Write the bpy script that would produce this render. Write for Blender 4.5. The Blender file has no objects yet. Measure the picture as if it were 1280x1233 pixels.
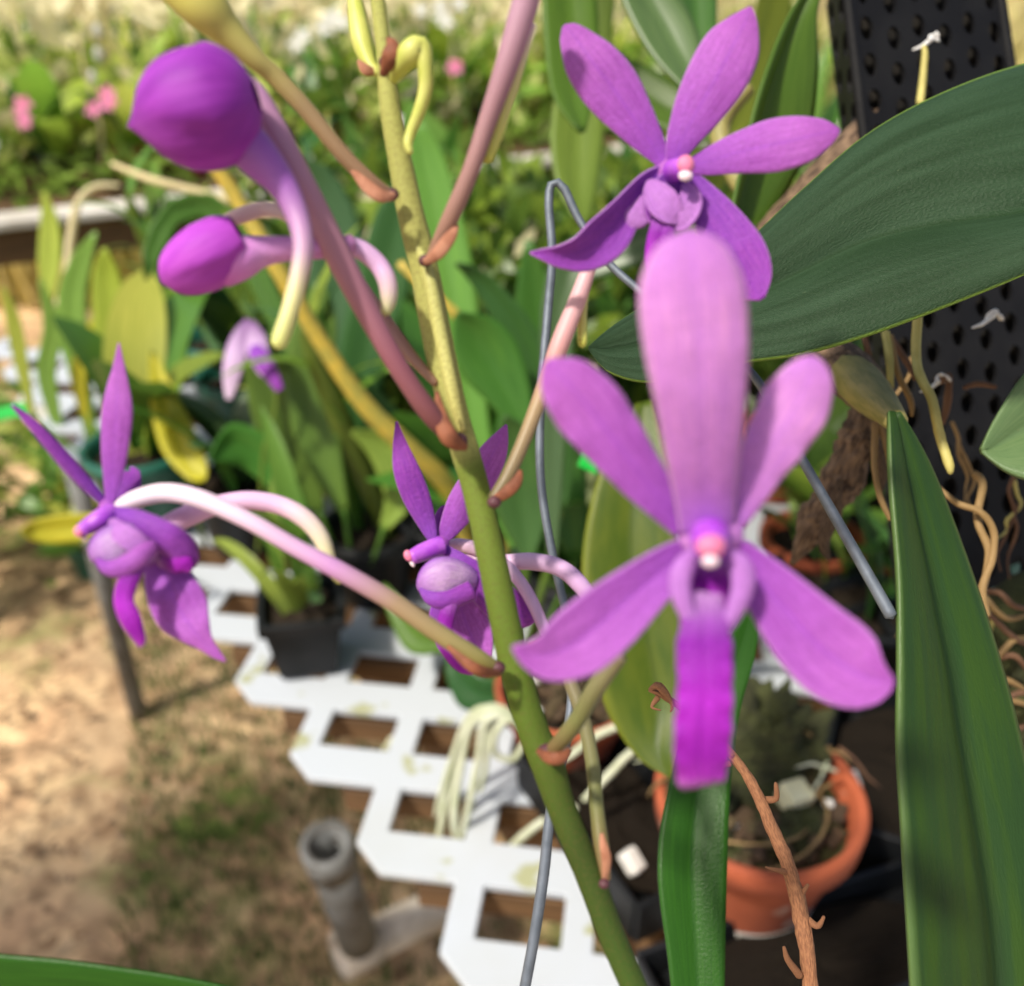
import bpy, bmesh, math, random
from mathutils import Vector, Matrix, noise

random.seed(7)
S = bpy.context.scene
COL = S.collection
R = math.radians

# ------------------------------------------------------------------ camera, sky, sun, exposure
FPX = 1200.0                       # focal length in photo pixels (photo 1280 x 1233)
CAM = Vector((0.0, 0.0, 1.30))
PITCH = R(30)
cam_d = bpy.data.cameras.new('camera'); cam = bpy.data.objects.new('camera', cam_d); COL.objects.link(cam)
cam.location = CAM; cam.rotation_euler = (R(90) - PITCH, 0, 0)
cam_d.sensor_width = 36.0; cam_d.lens = 36.0 * FPX / 1280.0
cam_d.clip_start = 0.01; cam_d.clip_end = 400.0
cam_d.dof.use_dof = True; cam_d.dof.focus_distance = 0.215
cam_d.dof.aperture_fstop = cam_d.lens * 1e-3 / 0.0031
S.camera = cam
S.render.engine = 'CYCLES'
S.cycles.use_denoising = True
S.cycles.max_bounces = 8; S.cycles.transparent_max_bounces = 8
S.cycles.caustics_reflective = False; S.cycles.caustics_refractive = False
S.cycles.sample_clamp_indirect = 6.0
S.render.resolution_x, S.render.resolution_y = 1024, 986
S.view_settings.view_transform = 'Standard'; S.view_settings.look = 'None'
S.view_settings.exposure = 0.62; S.view_settings.gamma = 1.0
S.view_settings.use_curve_mapping = False

SUN_DIR = Vector((-0.42, -0.36, 0.83)).normalized()        # towards the sun
world = bpy.data.worlds.new('World'); S.world = world; world.use_nodes = True
wn = world.node_tree; wn.nodes.clear()
wo = wn.nodes.new('ShaderNodeOutputWorld'); wb = wn.nodes.new('ShaderNodeBackground'); sky = wn.nodes.new('ShaderNodeTexSky')
sky.sky_type = 'NISHITA'; sky.sun_disc = False
sky.sun_elevation = math.asin(SUN_DIR.z); sky.sun_rotation = math.atan2(SUN_DIR.x, SUN_DIR.y)
sky.air_density = 1.0; sky.dust_density = 4.0; sky.ozone_density = 1.0
wb.inputs['Strength'].default_value = 0.11
wn.links.new(sky.outputs[0], wb.inputs[0]); wn.links.new(wb.outputs[0], wo.inputs[0])
sun_d = bpy.data.lights.new('sun', 'SUN'); sun = bpy.data.objects.new('sun', sun_d); COL.objects.link(sun)
sun_d.energy = 3.2; sun_d.angle = R(4.0); sun_d.color = (1.0, 0.93, 0.80)
sun.rotation_euler = SUN_DIR.to_track_quat('Z', 'Y').to_euler(); sun.location = (0, 0, 6)

# ------------------------------------------------------------------ geometry of the view -> points of the place
XA = Vector((1, 0, 0)); UA = Vector((0, math.sin(PITCH), math.cos(PITCH))); FA = Vector((0, math.cos(PITCH), -math.sin(PITCH)))
def W(u, v, d):
    return CAM + d * (XA * ((u - 640) / FPX) - UA * ((v - 616.5) / FPX) + FA)
def G(u, v, z=0.75):
    r = XA * ((u - 640) / FPX) - UA * ((v - 616.5) / FPX) + FA
    return CAM + r * ((z - CAM.z) / r.z)

def srgb(r, g, b):
    f = lambda c: (c / 255 / 12.92) if c / 255 <= 0.04045 else ((c / 255 + 0.055) / 1.055) ** 2.4
    return (f(r), f(g), f(b), 1.0)

# ------------------------------------------------------------------ materials
def material(name, col, rough=0.5, col2=None, amount=0.6, nscale=20.0, stretch=(1, 1, 1), coords='Object', detail=4.0,
             bump=0.0, bscale=200.0, bstretch=(1, 1, 1), bdist=0.0004, trans=0.0, tcol=None, ramp=None, jitter=0.0, spec=0.5,
             metal=0.0, sheen=0.0, coat=0.0, lo=0.4, hi=0.62, sss=0.0, grain=0.0, midrib=None, edge=None, spots=None):
    m = bpy.data.materials.new(name); m.use_nodes = True
    t = m.node_tree; N = t.nodes; L = t.links; N.clear()
    out = N.new('ShaderNodeOutputMaterial'); p = N.new('ShaderNodeBsdfPrincipled')
    tc = N.new('ShaderNodeTexCoord')
    def mapped(st):
        mp = N.new('ShaderNodeMapping'); mp.inputs['Scale'].default_value = st
        L.new(tc.outputs[coords], mp.inputs[0]); return mp.outputs[0]
    def mixc(fac, a, b, mode='MIX'):
        mx = N.new('ShaderNodeMix'); mx.data_type = 'RGBA'; mx.blend_type = mode
        for sock, val in ((mx.inputs[0], fac), (mx.inputs[6], a), (mx.inputs[7], b)):
            if hasattr(val, 'is_linked') or hasattr(val, 'links'): L.new(val, sock)
            else: sock.default_value = val
        return mx.outputs[2]
    if ramp:
        sx = N.new('ShaderNodeSeparateXYZ'); L.new(tc.outputs['UV'], sx.inputs[0])
        cr = N.new('ShaderNodeValToRGB'); L.new(sx.outputs[1], cr.inputs[0])
        el = cr.color_ramp.elements
        while len(el) < len(ramp): el.new(0.5)
        for e, (pos, c) in zip(el, ramp): e.position = pos; e.color = c
        c = cr.outputs[0]
    else:
        c = col
    if col2 is not None:
        nz = N.new('ShaderNodeTexNoise'); nz.inputs['Scale'].default_value = nscale; nz.inputs['Detail'].default_value = detail
        L.new(mapped(stretch), nz.inputs[0])
        mr = N.new('ShaderNodeMapRange'); mr.inputs[1].default_value = lo; mr.inputs[2].default_value = hi
        mr.inputs[4].default_value = amount; L.new(nz.outputs[0], mr.inputs[0])
        c = mixc(mr.outputs[0], c, col2)
    if spots is not None:                                    # (colour, scale, threshold)
        nz = N.new('ShaderNodeTexNoise'); nz.inputs['Scale'].default_value = spots[1]; nz.inputs['Detail'].default_value = 3
        L.new(mapped((1, 1, 1)), nz.inputs[0])
        mr = N.new('ShaderNodeMapRange'); mr.inputs[1].default_value = spots[2]; mr.inputs[2].default_value = spots[2] + 0.06
        L.new(nz.outputs[0], mr.inputs[0]); c = mixc(mr.outputs[0], c, spots[0])
    for band in (midrib, edge):                              # (colour, half width, strength) across UV x
        if band is None: continue
        sx = N.new('ShaderNodeSeparateXYZ'); L.new(tc.outputs['UV'], sx.inputs[0])
        a = N.new('ShaderNodeMath'); a.operation = 'SUBTRACT'; L.new(sx.outputs[0], a.inputs[0]); a.inputs[1].default_value = 0.5
        b = N.new('ShaderNodeMath'); b.operation = 'ABSOLUTE'; L.new(a.outputs[0], b.inputs[0])
        mr = N.new('ShaderNodeMapRange'); L.new(b.outputs[0], mr.inputs[0])
        if band is midrib:
            mr.inputs[1].default_value = 0.0; mr.inputs[2].default_value = band[1]; mr.inputs[3].default_value = band[2]; mr.inputs[4].default_value = 0.0
        else:
            mr.inputs[1].default_value = 0.5 - band[1]; mr.inputs[2].default_value = 0.5; mr.inputs[3].default_value = 0.0; mr.inputs[4].default_value = band[2]
        c = mixc(mr.outputs[0], c, band[0])
    if grain:
        fn = N.new('ShaderNodeTexNoise'); fn.inputs['Scale'].default_value = 1300; fn.inputs['Detail'].default_value = 6; L.new(tc.outputs['Object'], fn.inputs[0])
        fr_ = N.new('ShaderNodeMapRange'); fr_.inputs[1].default_value = .35; fr_.inputs[2].default_value = .68; fr_.inputs[3].default_value = .91; fr_.inputs[4].default_value = 1.06; L.new(fn.outputs[0], fr_.inputs[0])
        hv = N.new('ShaderNodeHueSaturation'); L.new(fr_.outputs[0], hv.inputs[2]); L.new(c, hv.inputs[4]); c = hv.outputs[0]
    if jitter:
        oi = N.new('ShaderNodeObjectInfo'); hs = N.new('ShaderNodeHueSaturation')
        mh = N.new('ShaderNodeMapRange'); mh.inputs[3].default_value = 0.5 - 0.12 * jitter; mh.inputs[4].default_value = 0.5 + 0.06 * jitter
        mv = N.new('ShaderNodeMapRange'); mv.inputs[3].default_value = 1 - 0.7 * jitter; mv.inputs[4].default_value = 1 + 1.1 * jitter
        ml = N.new('ShaderNodeMath'); ml.operation = 'MULTIPLY'; ml.inputs[1].default_value = 7.31
        fr = N.new('ShaderNodeMath'); fr.operation = 'FRACT'
        L.new(oi.outputs['Random'], mh.inputs[0]); L.new(oi.outputs['Random'], ml.inputs[0]); L.new(ml.outputs[0], fr.inputs[0]); L.new(fr.outputs[0], mv.inputs[0])
        L.new(mh.outputs[0], hs.inputs[0]); L.new(mv.outputs[0], hs.inputs[2])
        if hasattr(c, 'links'): L.new(c, hs.inputs[4])
        else: hs.inputs[4].default_value = c
        c = hs.outputs[0]
    if hasattr(c, 'links'): L.new(c, p.inputs['Base Color'])
    else: p.inputs['Base Color'].default_value = c
    p.inputs['Roughness'].default_value = rough; p.inputs['Metallic'].default_value = metal
    p.inputs['Specular IOR Level'].default_value = spec
    p.inputs['Coat Weight'].default_value = coat; p.inputs['Coat Roughness'].default_value = 0.35
    if sheen: p.inputs['Sheen Weight'].default_value = sheen; p.inputs['Sheen Roughness'].default_value = 0.5
    if sss:
        p.inputs['Subsurface Weight'].default_value = sss; p.inputs['Subsurface Radius'].default_value = (0.0012, 0.0008, 0.0012); p.inputs['Subsurface Scale'].default_value = 1.0
    if bump:
        nb = N.new('ShaderNodeTexNoise'); nb.inputs['Scale'].default_value = bscale; nb.inputs['Detail'].default_value = 5
        L.new(mapped(bstretch), nb.inputs[0])
        bp = N.new('ShaderNodeBump'); bp.inputs['Strength'].default_value = bump; bp.inputs['Distance'].default_value = bdist
        L.new(nb.outputs[0], bp.inputs['Height']); L.new(bp.outputs[0], p.inputs['Normal'])
        if grain:                                            # the fine glittering cells of the surface
            vg = N.new('ShaderNodeTexNoise'); vg.inputs['Scale'].default_value = 1700; vg.inputs['Detail'].default_value = 2; L.new(tc.outputs['Object'], vg.inputs[0])
            b2_ = N.new('ShaderNodeBump'); b2_.inputs['Strength'].default_value = grain; b2_.inputs['Distance'].default_value = 0.0004
            L.new(vg.outputs[0], b2_.inputs['Height']); L.new(bp.outputs[0], b2_.inputs['Normal']); L.new(b2_.outputs[0], p.inputs['Normal'])
    sh = p.outputs[0]
    if trans:
        tr = N.new('ShaderNodeBsdfTranslucent'); ms = N.new('ShaderNodeMixShader'); ms.inputs[0].default_value = trans
        if tcol is not None: tr.inputs[0].default_value = tcol
        elif hasattr(c, 'links'): L.new(c, tr.inputs[0])
        else: tr.inputs[0].default_value = c
        L.new(p.outputs[0], ms.inputs[1]); L.new(tr.outputs[0], ms.inputs[2]); sh = ms.outputs[0]
    L.new(sh, out.inputs[0])
    return m

PUR = srgb(190, 106, 200); PUR_D = srgb(158, 70, 176); PUR_L = srgb(230, 164, 224); MAG = srgb(176, 30, 200); LIL = srgb(196, 132, 214)
petal_kw = dict(rough=0.5, coords='UV', nscale=3.0, stretch=(14, 1.2, 1), bump=0.35, bscale=5.0, bstretch=(14, 1.2, 1), bdist=0.0003, sheen=0.1, spec=0.25, grain=0.5, trans=0.28, amount=0.6)
mat = {
 'petal': material('orchid petal purple', PUR, col2=PUR_D, ramp=[(0, srgb(158, 80, 198)), (0.35, srgb(180, 96, 204)), (0.8, srgb(194, 110, 206)), (1, srgb(186, 100, 200))], edge=(srgb(206, 150, 220), 0.06, 0.6), midrib=(srgb(150, 66, 200), 0.05, 0.35), **petal_kw),
 'petal_light': material('orchid petal light mauve', PUR_L, col2=srgb(192, 120, 220), ramp=[(0, srgb(184, 108, 220)), (0.22, srgb(216, 142, 226)), (0.7, srgb(228, 158, 228)), (1, srgb(206, 132, 214))], edge=(srgb(226, 180, 215), 0.07, 0.7), midrib=(srgb(186, 112, 224), 0.06, 0.3), **petal_kw),  # paler petal copy, sunlight on the front flower put into its colour
 'petal_deep': material('orchid petal deep violet', PUR_D, col2=srgb(118, 40, 170), ramp=[(0, srgb(156, 88, 202)), (0.4, srgb(160, 76, 190)), (1, srgb(172, 80, 190))], edge=(srgb(206, 150, 220), 0.05, 0.5), midrib=(srgb(130, 50, 178), 0.05, 0.35), **petal_kw),
 'lip': material('orchid lip magenta', MAG, col2=srgb(140, 20, 168), ramp=[(0, srgb(206, 160, 216)), (0.16, srgb(168, 92, 192)), (0.28, srgb(146, 36, 172)), (0.55, srgb(192, 44, 212)), (0.84, srgb(150, 16, 166)), (0.95, srgb(176, 50, 186)), (1, srgb(206, 130, 206))], **petal_kw),
 'lobe': material('orchid lip side lobe', LIL, col2=srgb(180, 110, 205), **petal_kw),
 'throat': material('orchid throat', srgb(222, 190, 232), col2=srgb(184, 122, 212), ramp=[(0, srgb(176, 100, 210)), (.3, srgb(226, 196, 234)), (.65, srgb(220, 184, 230)), (1, srgb(160, 84, 196))], edge=(srgb(150, 70, 196), .2, .8), **petal_kw),
 'column': material('orchid column', srgb(160, 66, 200), rough=0.4, col2=srgb(190, 110, 215), coords='Object', nscale=300, sss=0.2),
 'anther': material('orchid anther cap pink', srgb(214, 118, 160), rough=0.6, col2=srgb(226, 140, 150), nscale=500, sss=0.2),
 'white_tip': material('orchid column tip white', srgb(226, 200, 214), rough=0.6, col2=srgb(240, 226, 230), nscale=400),
 'bud': material('orchid bud', srgb(150, 56, 172), rough=0.6, spec=.25, col2=srgb(116, 26, 140), coords='UV', nscale=2.2, stretch=(8, 1.0, 1), amount=0.6, bump=0.4, bscale=3, bstretch=(14, 1, 1), bdist=0.0004, sss=0.1),
 'bud_light': material('orchid bud light', srgb(176, 74, 192), rough=0.6, spec=.25, col2=srgb(150, 44, 172), coords='UV', nscale=2.2, stretch=(8, 1.0, 1), amount=0.5, bump=0.4, bscale=3, bstretch=(14, 1, 1), bdist=0.0004, sss=0.1),
}
def ramp_mat(name, stops, **kw):
    k = dict(rough=0.42, coords='UV', col2=None, trans=0.12, spec=0.4, bump=0.25, bscale=6, bstretch=(6, 30, 1), bdist=0.0002, amount=.5); k.update(kw)
    return material(name, (0.5, 0.5, 0.5, 1), ramp=stops, **k)
PINKW = srgb(236, 208, 230); PINK = srgb(224, 176, 222); CREAM = srgb(232, 226, 160); OLV = srgb(150, 146, 76); TAUPE = srgb(150, 120, 96); ROSE = srgb(176, 110, 124)
mat['ped_white_olive'] = ramp_mat('pedicel white to olive', [(0, srgb(246, 228, 238)), (0.3, PINKW), (0.55, srgb(204, 150, 205)), (0.72, srgb(176, 150, 120)), (1, srgb(160, 156, 84))])
mat['spur_pink_green'] = ramp_mat('spur pink to yellow green', [(0, PINK), (0.55, srgb(236, 196, 232)), (0.8, srgb(226, 216, 190)), (1, srgb(216, 220, 120))])
mat['spur_lav_cream'] = ramp_mat('spur lavender to cream', [(0, srgb(150, 84, 180)), (0.3, srgb(166, 104, 190)), (0.6, srgb(200, 160, 190)), (0.78, srgb(226, 220, 160)), (1, srgb(222, 226, 140))])
mat['ped_rose_brown'] = ramp_mat('pedicel rose to brown', [(0, srgb(186, 140, 184)), (0.4, srgb(182, 132, 150)), (0.75, srgb(146, 90, 104)), (1, srgb(112, 66, 60))])
mat['ped_olive_brown'] = ramp_mat('pedicel olive to brown', [(0, srgb(206, 202, 100)), (0.35, srgb(190, 180, 104)), (0.6, srgb(158, 134, 98)), (1, srgb(148, 112, 90))])
mat['ped_mauve_brown'] = ramp_mat('pedicel mauve to brown', [(0, srgb(190, 150, 176)), (0.4, srgb(168, 126, 138)), (1, srgb(158, 122, 98))])
mat['ped_pink_grey'] = ramp_mat('pedicel pink to grey brown', [(0, srgb(232, 188, 196)), (0.35, srgb(214, 160, 160)), (0.6, srgb(168, 144, 110)), (1, srgb(116, 104, 74))])
mat['spur_cream'] = ramp_mat('spur cream', [(0, srgb(232, 214, 210)), (0.4, srgb(226, 222, 150)), (1, srgb(210, 214, 100))])
mat['ped_olive'] = ramp_mat('pedicel olive', [(0, srgb(128, 118, 90)), (0.6, srgb(120, 124, 76)), (1, srgb(124, 96, 66))])
mat['ped_cream_pink'] = ramp_mat('pedicel cream pink', [(0, srgb(244, 208, 200)), (1, srgb(240, 226, 210))])
mat['ped_pale'] = ramp_mat('pedicel pale pink', [(0, srgb(236, 190, 236)), (0.5, srgb(224, 182, 226)), (0.75, srgb(222, 196, 200)), (1, srgb(206, 210, 140))])
mat['ped_lilac'] = ramp_mat('pedicel lilac', [(0, srgb(236, 200, 222)), (1, srgb(200, 158, 212))])
mat['bud_neck'] = ramp_mat('bud neck', [(0, srgb(205, 100, 210)), (0.3, srgb(226, 160, 228)), (0.75, srgb(206, 140, 206)), (1, srgb(190, 130, 180))])
mat['stem'] = material('flower stem green', srgb(120, 138, 50), rough=0.6, ramp=[(0, srgb(170, 172, 92)), (0.20, srgb(160, 160, 88)), (0.44, srgb(172, 172, 98)), (0.462, srgb(108, 126, 48)), (0.66, srgb(84, 106, 32)), (0.82, srgb(54, 72, 24)), (1, srgb(60, 88, 30))],  # sunlit upper stretch and shaded lower stretch painted into the ramp
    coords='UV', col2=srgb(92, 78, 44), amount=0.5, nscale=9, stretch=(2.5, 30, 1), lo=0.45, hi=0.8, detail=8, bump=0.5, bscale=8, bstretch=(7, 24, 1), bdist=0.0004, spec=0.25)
mat['bract'] = material('dry bract', srgb(150, 90, 62), rough=0.7, col2=srgb(104, 58, 40), coords='Object', nscale=400, bump=0.4, bscale=900, bdist=0.0002, trans=0.15)
mat['bract_o'] = material('orange bract', srgb(196, 140, 112), rough=0.8, col2=srgb(150, 90, 64), coords='Object', nscale=300, bump=0.3, bscale=900, bdist=0.0002, trans=0.2)
mat['node'] = material('stem node dark', srgb(92, 52, 62), rough=0.6, col2=srgb(60, 34, 34), nscale=500)
mat['small_bud'] = material('small green bud', srgb(196, 204, 96), rough=0.45, col2=srgb(222, 220, 130), nscale=200, trans=0.15)
mat['twig'] = material('dry twig', srgb(160, 110, 76), rough=0.8, col2=srgb(100, 60, 40), coords='UV', nscale=4, stretch=(6, 14, 1), bump=0.8, bscale=4, bstretch=(10, 6, 1), bdist=0.0006)
def leaf_mat(name, c, c2, trans=0.25, rough=0.38, jitter=0.0, bump=0.4, bdist=0.0004, stretch=(14, 1.6, 1), bst=(10, 60, 1), bs=2.2, spec=.35, **kw):
    return material(name, c, rough=rough, col2=c2, coords='UV', nscale=2.5, stretch=stretch, trans=trans, jitter=jitter, bump=bump, bscale=bs, bstretch=bst, bdist=bdist, spec=spec, **kw)
mat['big_leaf'] = leaf_mat('big dark leaf', srgb(46, 68, 46), srgb(24, 44, 20), trans=0.02, rough=0.5, spec=.16, bump=0.8, bdist=0.0004, bst=(60, 60, 1), bs=2.4, stretch=(6, 1.2, 1), spots=(srgb(104, 120, 88), 75, .745), edge=(srgb(120, 150, 60), 0.012, 0.8), midrib=(srgb(30, 52, 26), 0.02, 0.8))
mat['strap_leaf'] = leaf_mat('strap leaf', srgb(38, 64, 28), srgb(50, 76, 18), trans=0.03, stretch=(5, 1.5, 1), rough=0.42, spec=.25, spots=(srgb(92, 104, 60), 60, .74), edge=(srgb(104, 130, 76), .05, .5), bst=(26, 22, 1), bdist=0.0004, midrib=(srgb(22, 40, 14), 0.10, 0.9))
mat['green_leaf'] = leaf_mat('mid green leaf', srgb(46, 90, 26), srgb(34, 72, 22), trans=0.12, spec=.2, midrib=(srgb(40, 80, 26), 0.05, 0.7))
mat['olive_leaf'] = leaf_mat('olive leaf', srgb(78, 92, 26), srgb(52, 76, 20), trans=0.1, spec=.2, stretch=(3, 3, 1), midrib=(srgb(60, 76, 22), 0.035, 0.8), edge=(srgb(130, 134, 44), 0.12, 0.5), spots=(srgb(90, 60, 30), 9, 0.72))
mat['grey_leaf'] = leaf_mat('grey green leaf', srgb(104, 128, 84), srgb(84, 112, 70), trans=0.12, spots=(srgb(130, 74, 40), 5, 0.70))
mat['top_leaf'] = leaf_mat('top leaf', srgb(92, 124, 44), srgb(74, 108, 36), trans=0.35)
GREENS = []  # leaf colours lightened to stand in for the background haze
for i, (c, c2, tr) in enumerate([((88, 132, 52), (60, 104, 40), .35), ((62, 104, 48), (44, 82, 40), .25), ((146, 176, 66), (106, 146, 50), .45), ((74, 106, 64), (54, 88, 52), .22), ((180, 196, 92), (140, 168, 66), .5), ((114, 150, 64), (82, 122, 50), .4)]):
    GREENS.append(leaf_mat('orchid leaf %s' % 'abcdef'[i], srgb(*c), srgb(*c2), trans=tr, jitter=0.35, bump=0.0, rough=0.36))
mat['yellow_leaf'] = leaf_mat('yellow leaf', srgb(216, 204, 56), srgb(160, 170, 50), trans=0.35)
mat['cane_yellow'] = material('yellow cane', srgb(190, 164, 64), rough=0.45, col2=srgb(130, 136, 66), coords='UV', nscale=3, stretch=(1, 9, 1), bump=.2, bscale=5)
mat['terracotta'] = material('terracotta', srgb(178, 90, 56), rough=0.85, col2=srgb(140, 66, 42), amount=.8, nscale=18, bump=0.4, bscale=300, bdist=0.0004, spots=(srgb(190, 150, 128), 30, 0.62))
mat['black_plastic'] = material('black plastic', (0.007, 0.008, 0.009, 1), rough=0.5, spec=0.25, col2=(0.018, 0.018, 0.02, 1), nscale=30, bump=0.15, bscale=300, bdist=0.0003)
mat['basket_plastic'] = material('black basket plastic', (0.006, 0.006, 0.0075, 1), rough=0.6, spec=0.2, col2=(0.012, 0.012, 0.013, 1), nscale=60, bump=0.3, bscale=700, bdist=0.0003)
mat['green_plastic'] = material('green plastic', srgb(32, 92, 78), rough=0.4, col2=srgb(40, 106, 90), nscale=20)
mat['white_plastic'] = material('white plastic lattice', (0.49, 0.525, 0.575, 1), rough=0.5, spec=.2, col2=(0.43, 0.44, 0.41, 1), amount=0.5, nscale=9, lo=0.52, hi=0.8, spots=((0.36, 0.37, 0.22, 1), 30, 0.64))
mat['white_paint'] = material('white painted board', (0.66, 0.63, 0.58, 1), rough=0.7, col2=(0.40, 0.36, 0.30, 1), nscale=8)
mat['wood'] = material('weathered wood', srgb(112, 84, 56), rough=0.8, col2=srgb(70, 52, 36), nscale=10, stretch=(1, 12, 12), bump=0.4, bscale=40, bstretch=(1, 12, 12), bdist=0.001)
mat['fence_wood'] = material('sun bleached fence wood', srgb(196, 180, 148), rough=0.85, col2=srgb(150, 134, 104), nscale=3, stretch=(9, 9, 1), jitter=0.12, bump=0.4, bscale=10, bstretch=(9, 9, 1), bdist=0.002)
mat['galv'] = material('galvanised wire', srgb(112, 120, 132), rough=0.55, col2=srgb(84, 92, 102), metal=0.4, nscale=220, bump=0.3, bscale=900, bdist=0.0002)
mat['grey_pipe'] = material('grey pipe', srgb(128, 130, 130), rough=0.6, col2=srgb(84, 78, 68), nscale=22, detail=8, spots=(srgb(70, 60, 46), 40, .62), bump=.3, bscale=120, bdist=.0006)
mat['tan_pipe'] = material('dirty pipe', srgb(226, 214, 196), rough=0.6, col2=srgb(150, 130, 104), nscale=18, detail=8)
mat['soil'] = material('potting mix', srgb(52, 44, 36), rough=0.95, spec=.1, col2=srgb(22, 19, 16), nscale=120, bump=1.0, bscale=200, bdist=0.004)
mat['dark_fill'] = material('dark bark', (.010, .008, .006, 1), rough=.9, col2=(.02, .015, .01, 1), nscale=90)  # near-black colour of the filling behind the basket holes
mat['moss'] = material('mossy potting mix', srgb(66, 70, 36), rough=0.95, col2=srgb(30, 28, 20), nscale=80, bump=1.0, bscale=160, bdist=0.004)
mat['cream_foam'] = material('cream foam', srgb(236, 230, 190), rough=.9, col2=srgb(214, 206, 158), nscale=100)
mat['bark'] = material('bark chip', srgb(78, 66, 44), rough=0.95, col2=srgb(44, 36, 24), nscale=80, jitter=0.3)
mat['perlite'] = material('white perlite', (0.78, 0.76, 0.72, 1), rough=0.9, jitter=0.1)
mat['root_pale'] = material('pale root', srgb(196, 200, 176), rough=0.7, col2=srgb(168, 176, 136), nscale=60)
mat['root_tan'] = material('tan root', srgb(148, 120, 78), rough=0.7, col2=srgb(130, 104, 62), nscale=150, bump=.4, bscale=500, bdist=.0003)
mat['root_yellow'] = material('yellow root', srgb(196, 186, 110), rough=0.6, col2=srgb(160, 150, 80), nscale=150, bump=.3, bscale=500, bdist=.0003)
mat['root_brown'] = material('brown root', srgb(112, 80, 58), rough=0.8, col2=srgb(78, 54, 40), nscale=150, bump=.4, bscale=500, bdist=.0003)
mat['cane_brown'] = material('brown papery cane', srgb(130, 106, 84), rough=0.8, col2=srgb(58, 42, 34), coords='UV', nscale=3, stretch=(7, 4, 1), amount=.9, detail=8, bump=1.0, bscale=3, bstretch=(10, 4, 1), bdist=.0016)
mat['cane_green'] = material('green cane joint', srgb(150, 140, 84), rough=0.5, col2=srgb(112, 112, 56), coords='UV', nscale=3, stretch=(6, 2, 1), bump=.4, bscale=4, bstretch=(8, 2, 1), bdist=.0004)
mat['white_fluff'] = material('white fluff', (0.78, 0.78, 0.78, 1), rough=0.9)
mat['tag_green'] = material('green tag', srgb(30, 190, 70), rough=0.4)
mat['tag_white'] = material('white tag', (0.8, 0.8, 0.8, 1), rough=0.4)
mat['pinkflower'] = material('pink flower', srgb(214, 120, 156), rough=0.5, trans=0.3, jitter=.15)
mat['whiteflower'] = material('white flower', srgb(214, 214, 204), rough=0.5, trans=0.3)
mat['lilacflower'] = material('lilac flower', srgb(206, 176, 214), rough=0.5, trans=0.3, ramp=[(0, srgb(120, 60, 140)), (0.4, srgb(196, 160, 208)), (1, srgb(218, 196, 220))])
mat['dry_grass'] = material('dry grass', srgb(228, 214, 150), rough=0.7, col2=srgb(150, 160, 60), coords='Object', nscale=2, trans=0.3)
mat['dry_stalk'] = material('dry stalk', srgb(214, 198, 150), rough=.7, trans=.1)
mat['far_leaf'] = leaf_mat('sunny yellow green leaf', srgb(204, 212, 120), srgb(164, 184, 84), trans=.45, bump=0)  # distant haze and sun painted in as a paler leaf colour
mat['pale_leaf'] = leaf_mat('straw leaf', srgb(240, 230, 190), srgb(220, 204, 150), trans=.35, bump=0)
mat['grass'] = material('grass blades', srgb(72, 104, 44), rough=0.6, col2=srgb(110, 118, 60), nscale=6, trans=0.3)
mat['litter'] = material('leaf litter', srgb(150, 118, 84), rough=0.85, col2=srgb(90, 68, 48), nscale=14)

# ground colour: bare tan earth with green and grey-brown patches
def ground_material():
    m = bpy.data.materials.new('earth and thin grass'); m.use_nodes = True; t = m.node_tree; N = t.nodes; L = t.links
    p = N['Principled BSDF']; p.inputs['Roughness'].default_value = 0.95; p.inputs['Specular IOR Level'].default_value = 0.2
    tc = N.new('ShaderNodeTexCoord')
    def nz(scale, lo, hi, det=6):
        n = N.new('ShaderNodeTexNoise'); n.inputs['Scale'].default_value = scale; n.inputs['Detail'].default_value = det
        L.new(tc.outputs['Object'], n.inputs[0]); r = N.new('ShaderNodeMapRange'); r.inputs[1].default_value = lo; r.inputs[2].default_value = hi
        L.new(n.outputs[0], r.inputs[0]); return r.outputs[0], n.outputs[0]
    def mx(f, a, b):
        k = N.new('ShaderNodeMix'); k.data_type = 'RGBA'; L.new(f, k.inputs[0])
        for s, v in ((k.inputs[6], a), (k.inputs[7], b)):
            if hasattr(v, 'links'): L.new(v, s)
            else: s.default_value = v
        return k.outputs[2]
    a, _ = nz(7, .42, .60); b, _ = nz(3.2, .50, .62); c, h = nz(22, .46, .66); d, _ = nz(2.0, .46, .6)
    col = mx(a, srgb(226, 194, 150), srgb(202, 164, 126))
    col = mx(d, col, srgb(176, 150, 118))
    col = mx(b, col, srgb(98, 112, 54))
    col = mx(c, col, srgb(140, 114, 86))
    L.new(col, p.inputs['Base Color'])
    bp = N.new('ShaderNodeBump'); bp.inputs['Distance'].default_value = 0.008; L.new(h, bp.inputs['Height']); L.new(bp.outputs[0], p.inputs['Normal'])
    return m
mat['ground'] = ground_material()

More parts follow.
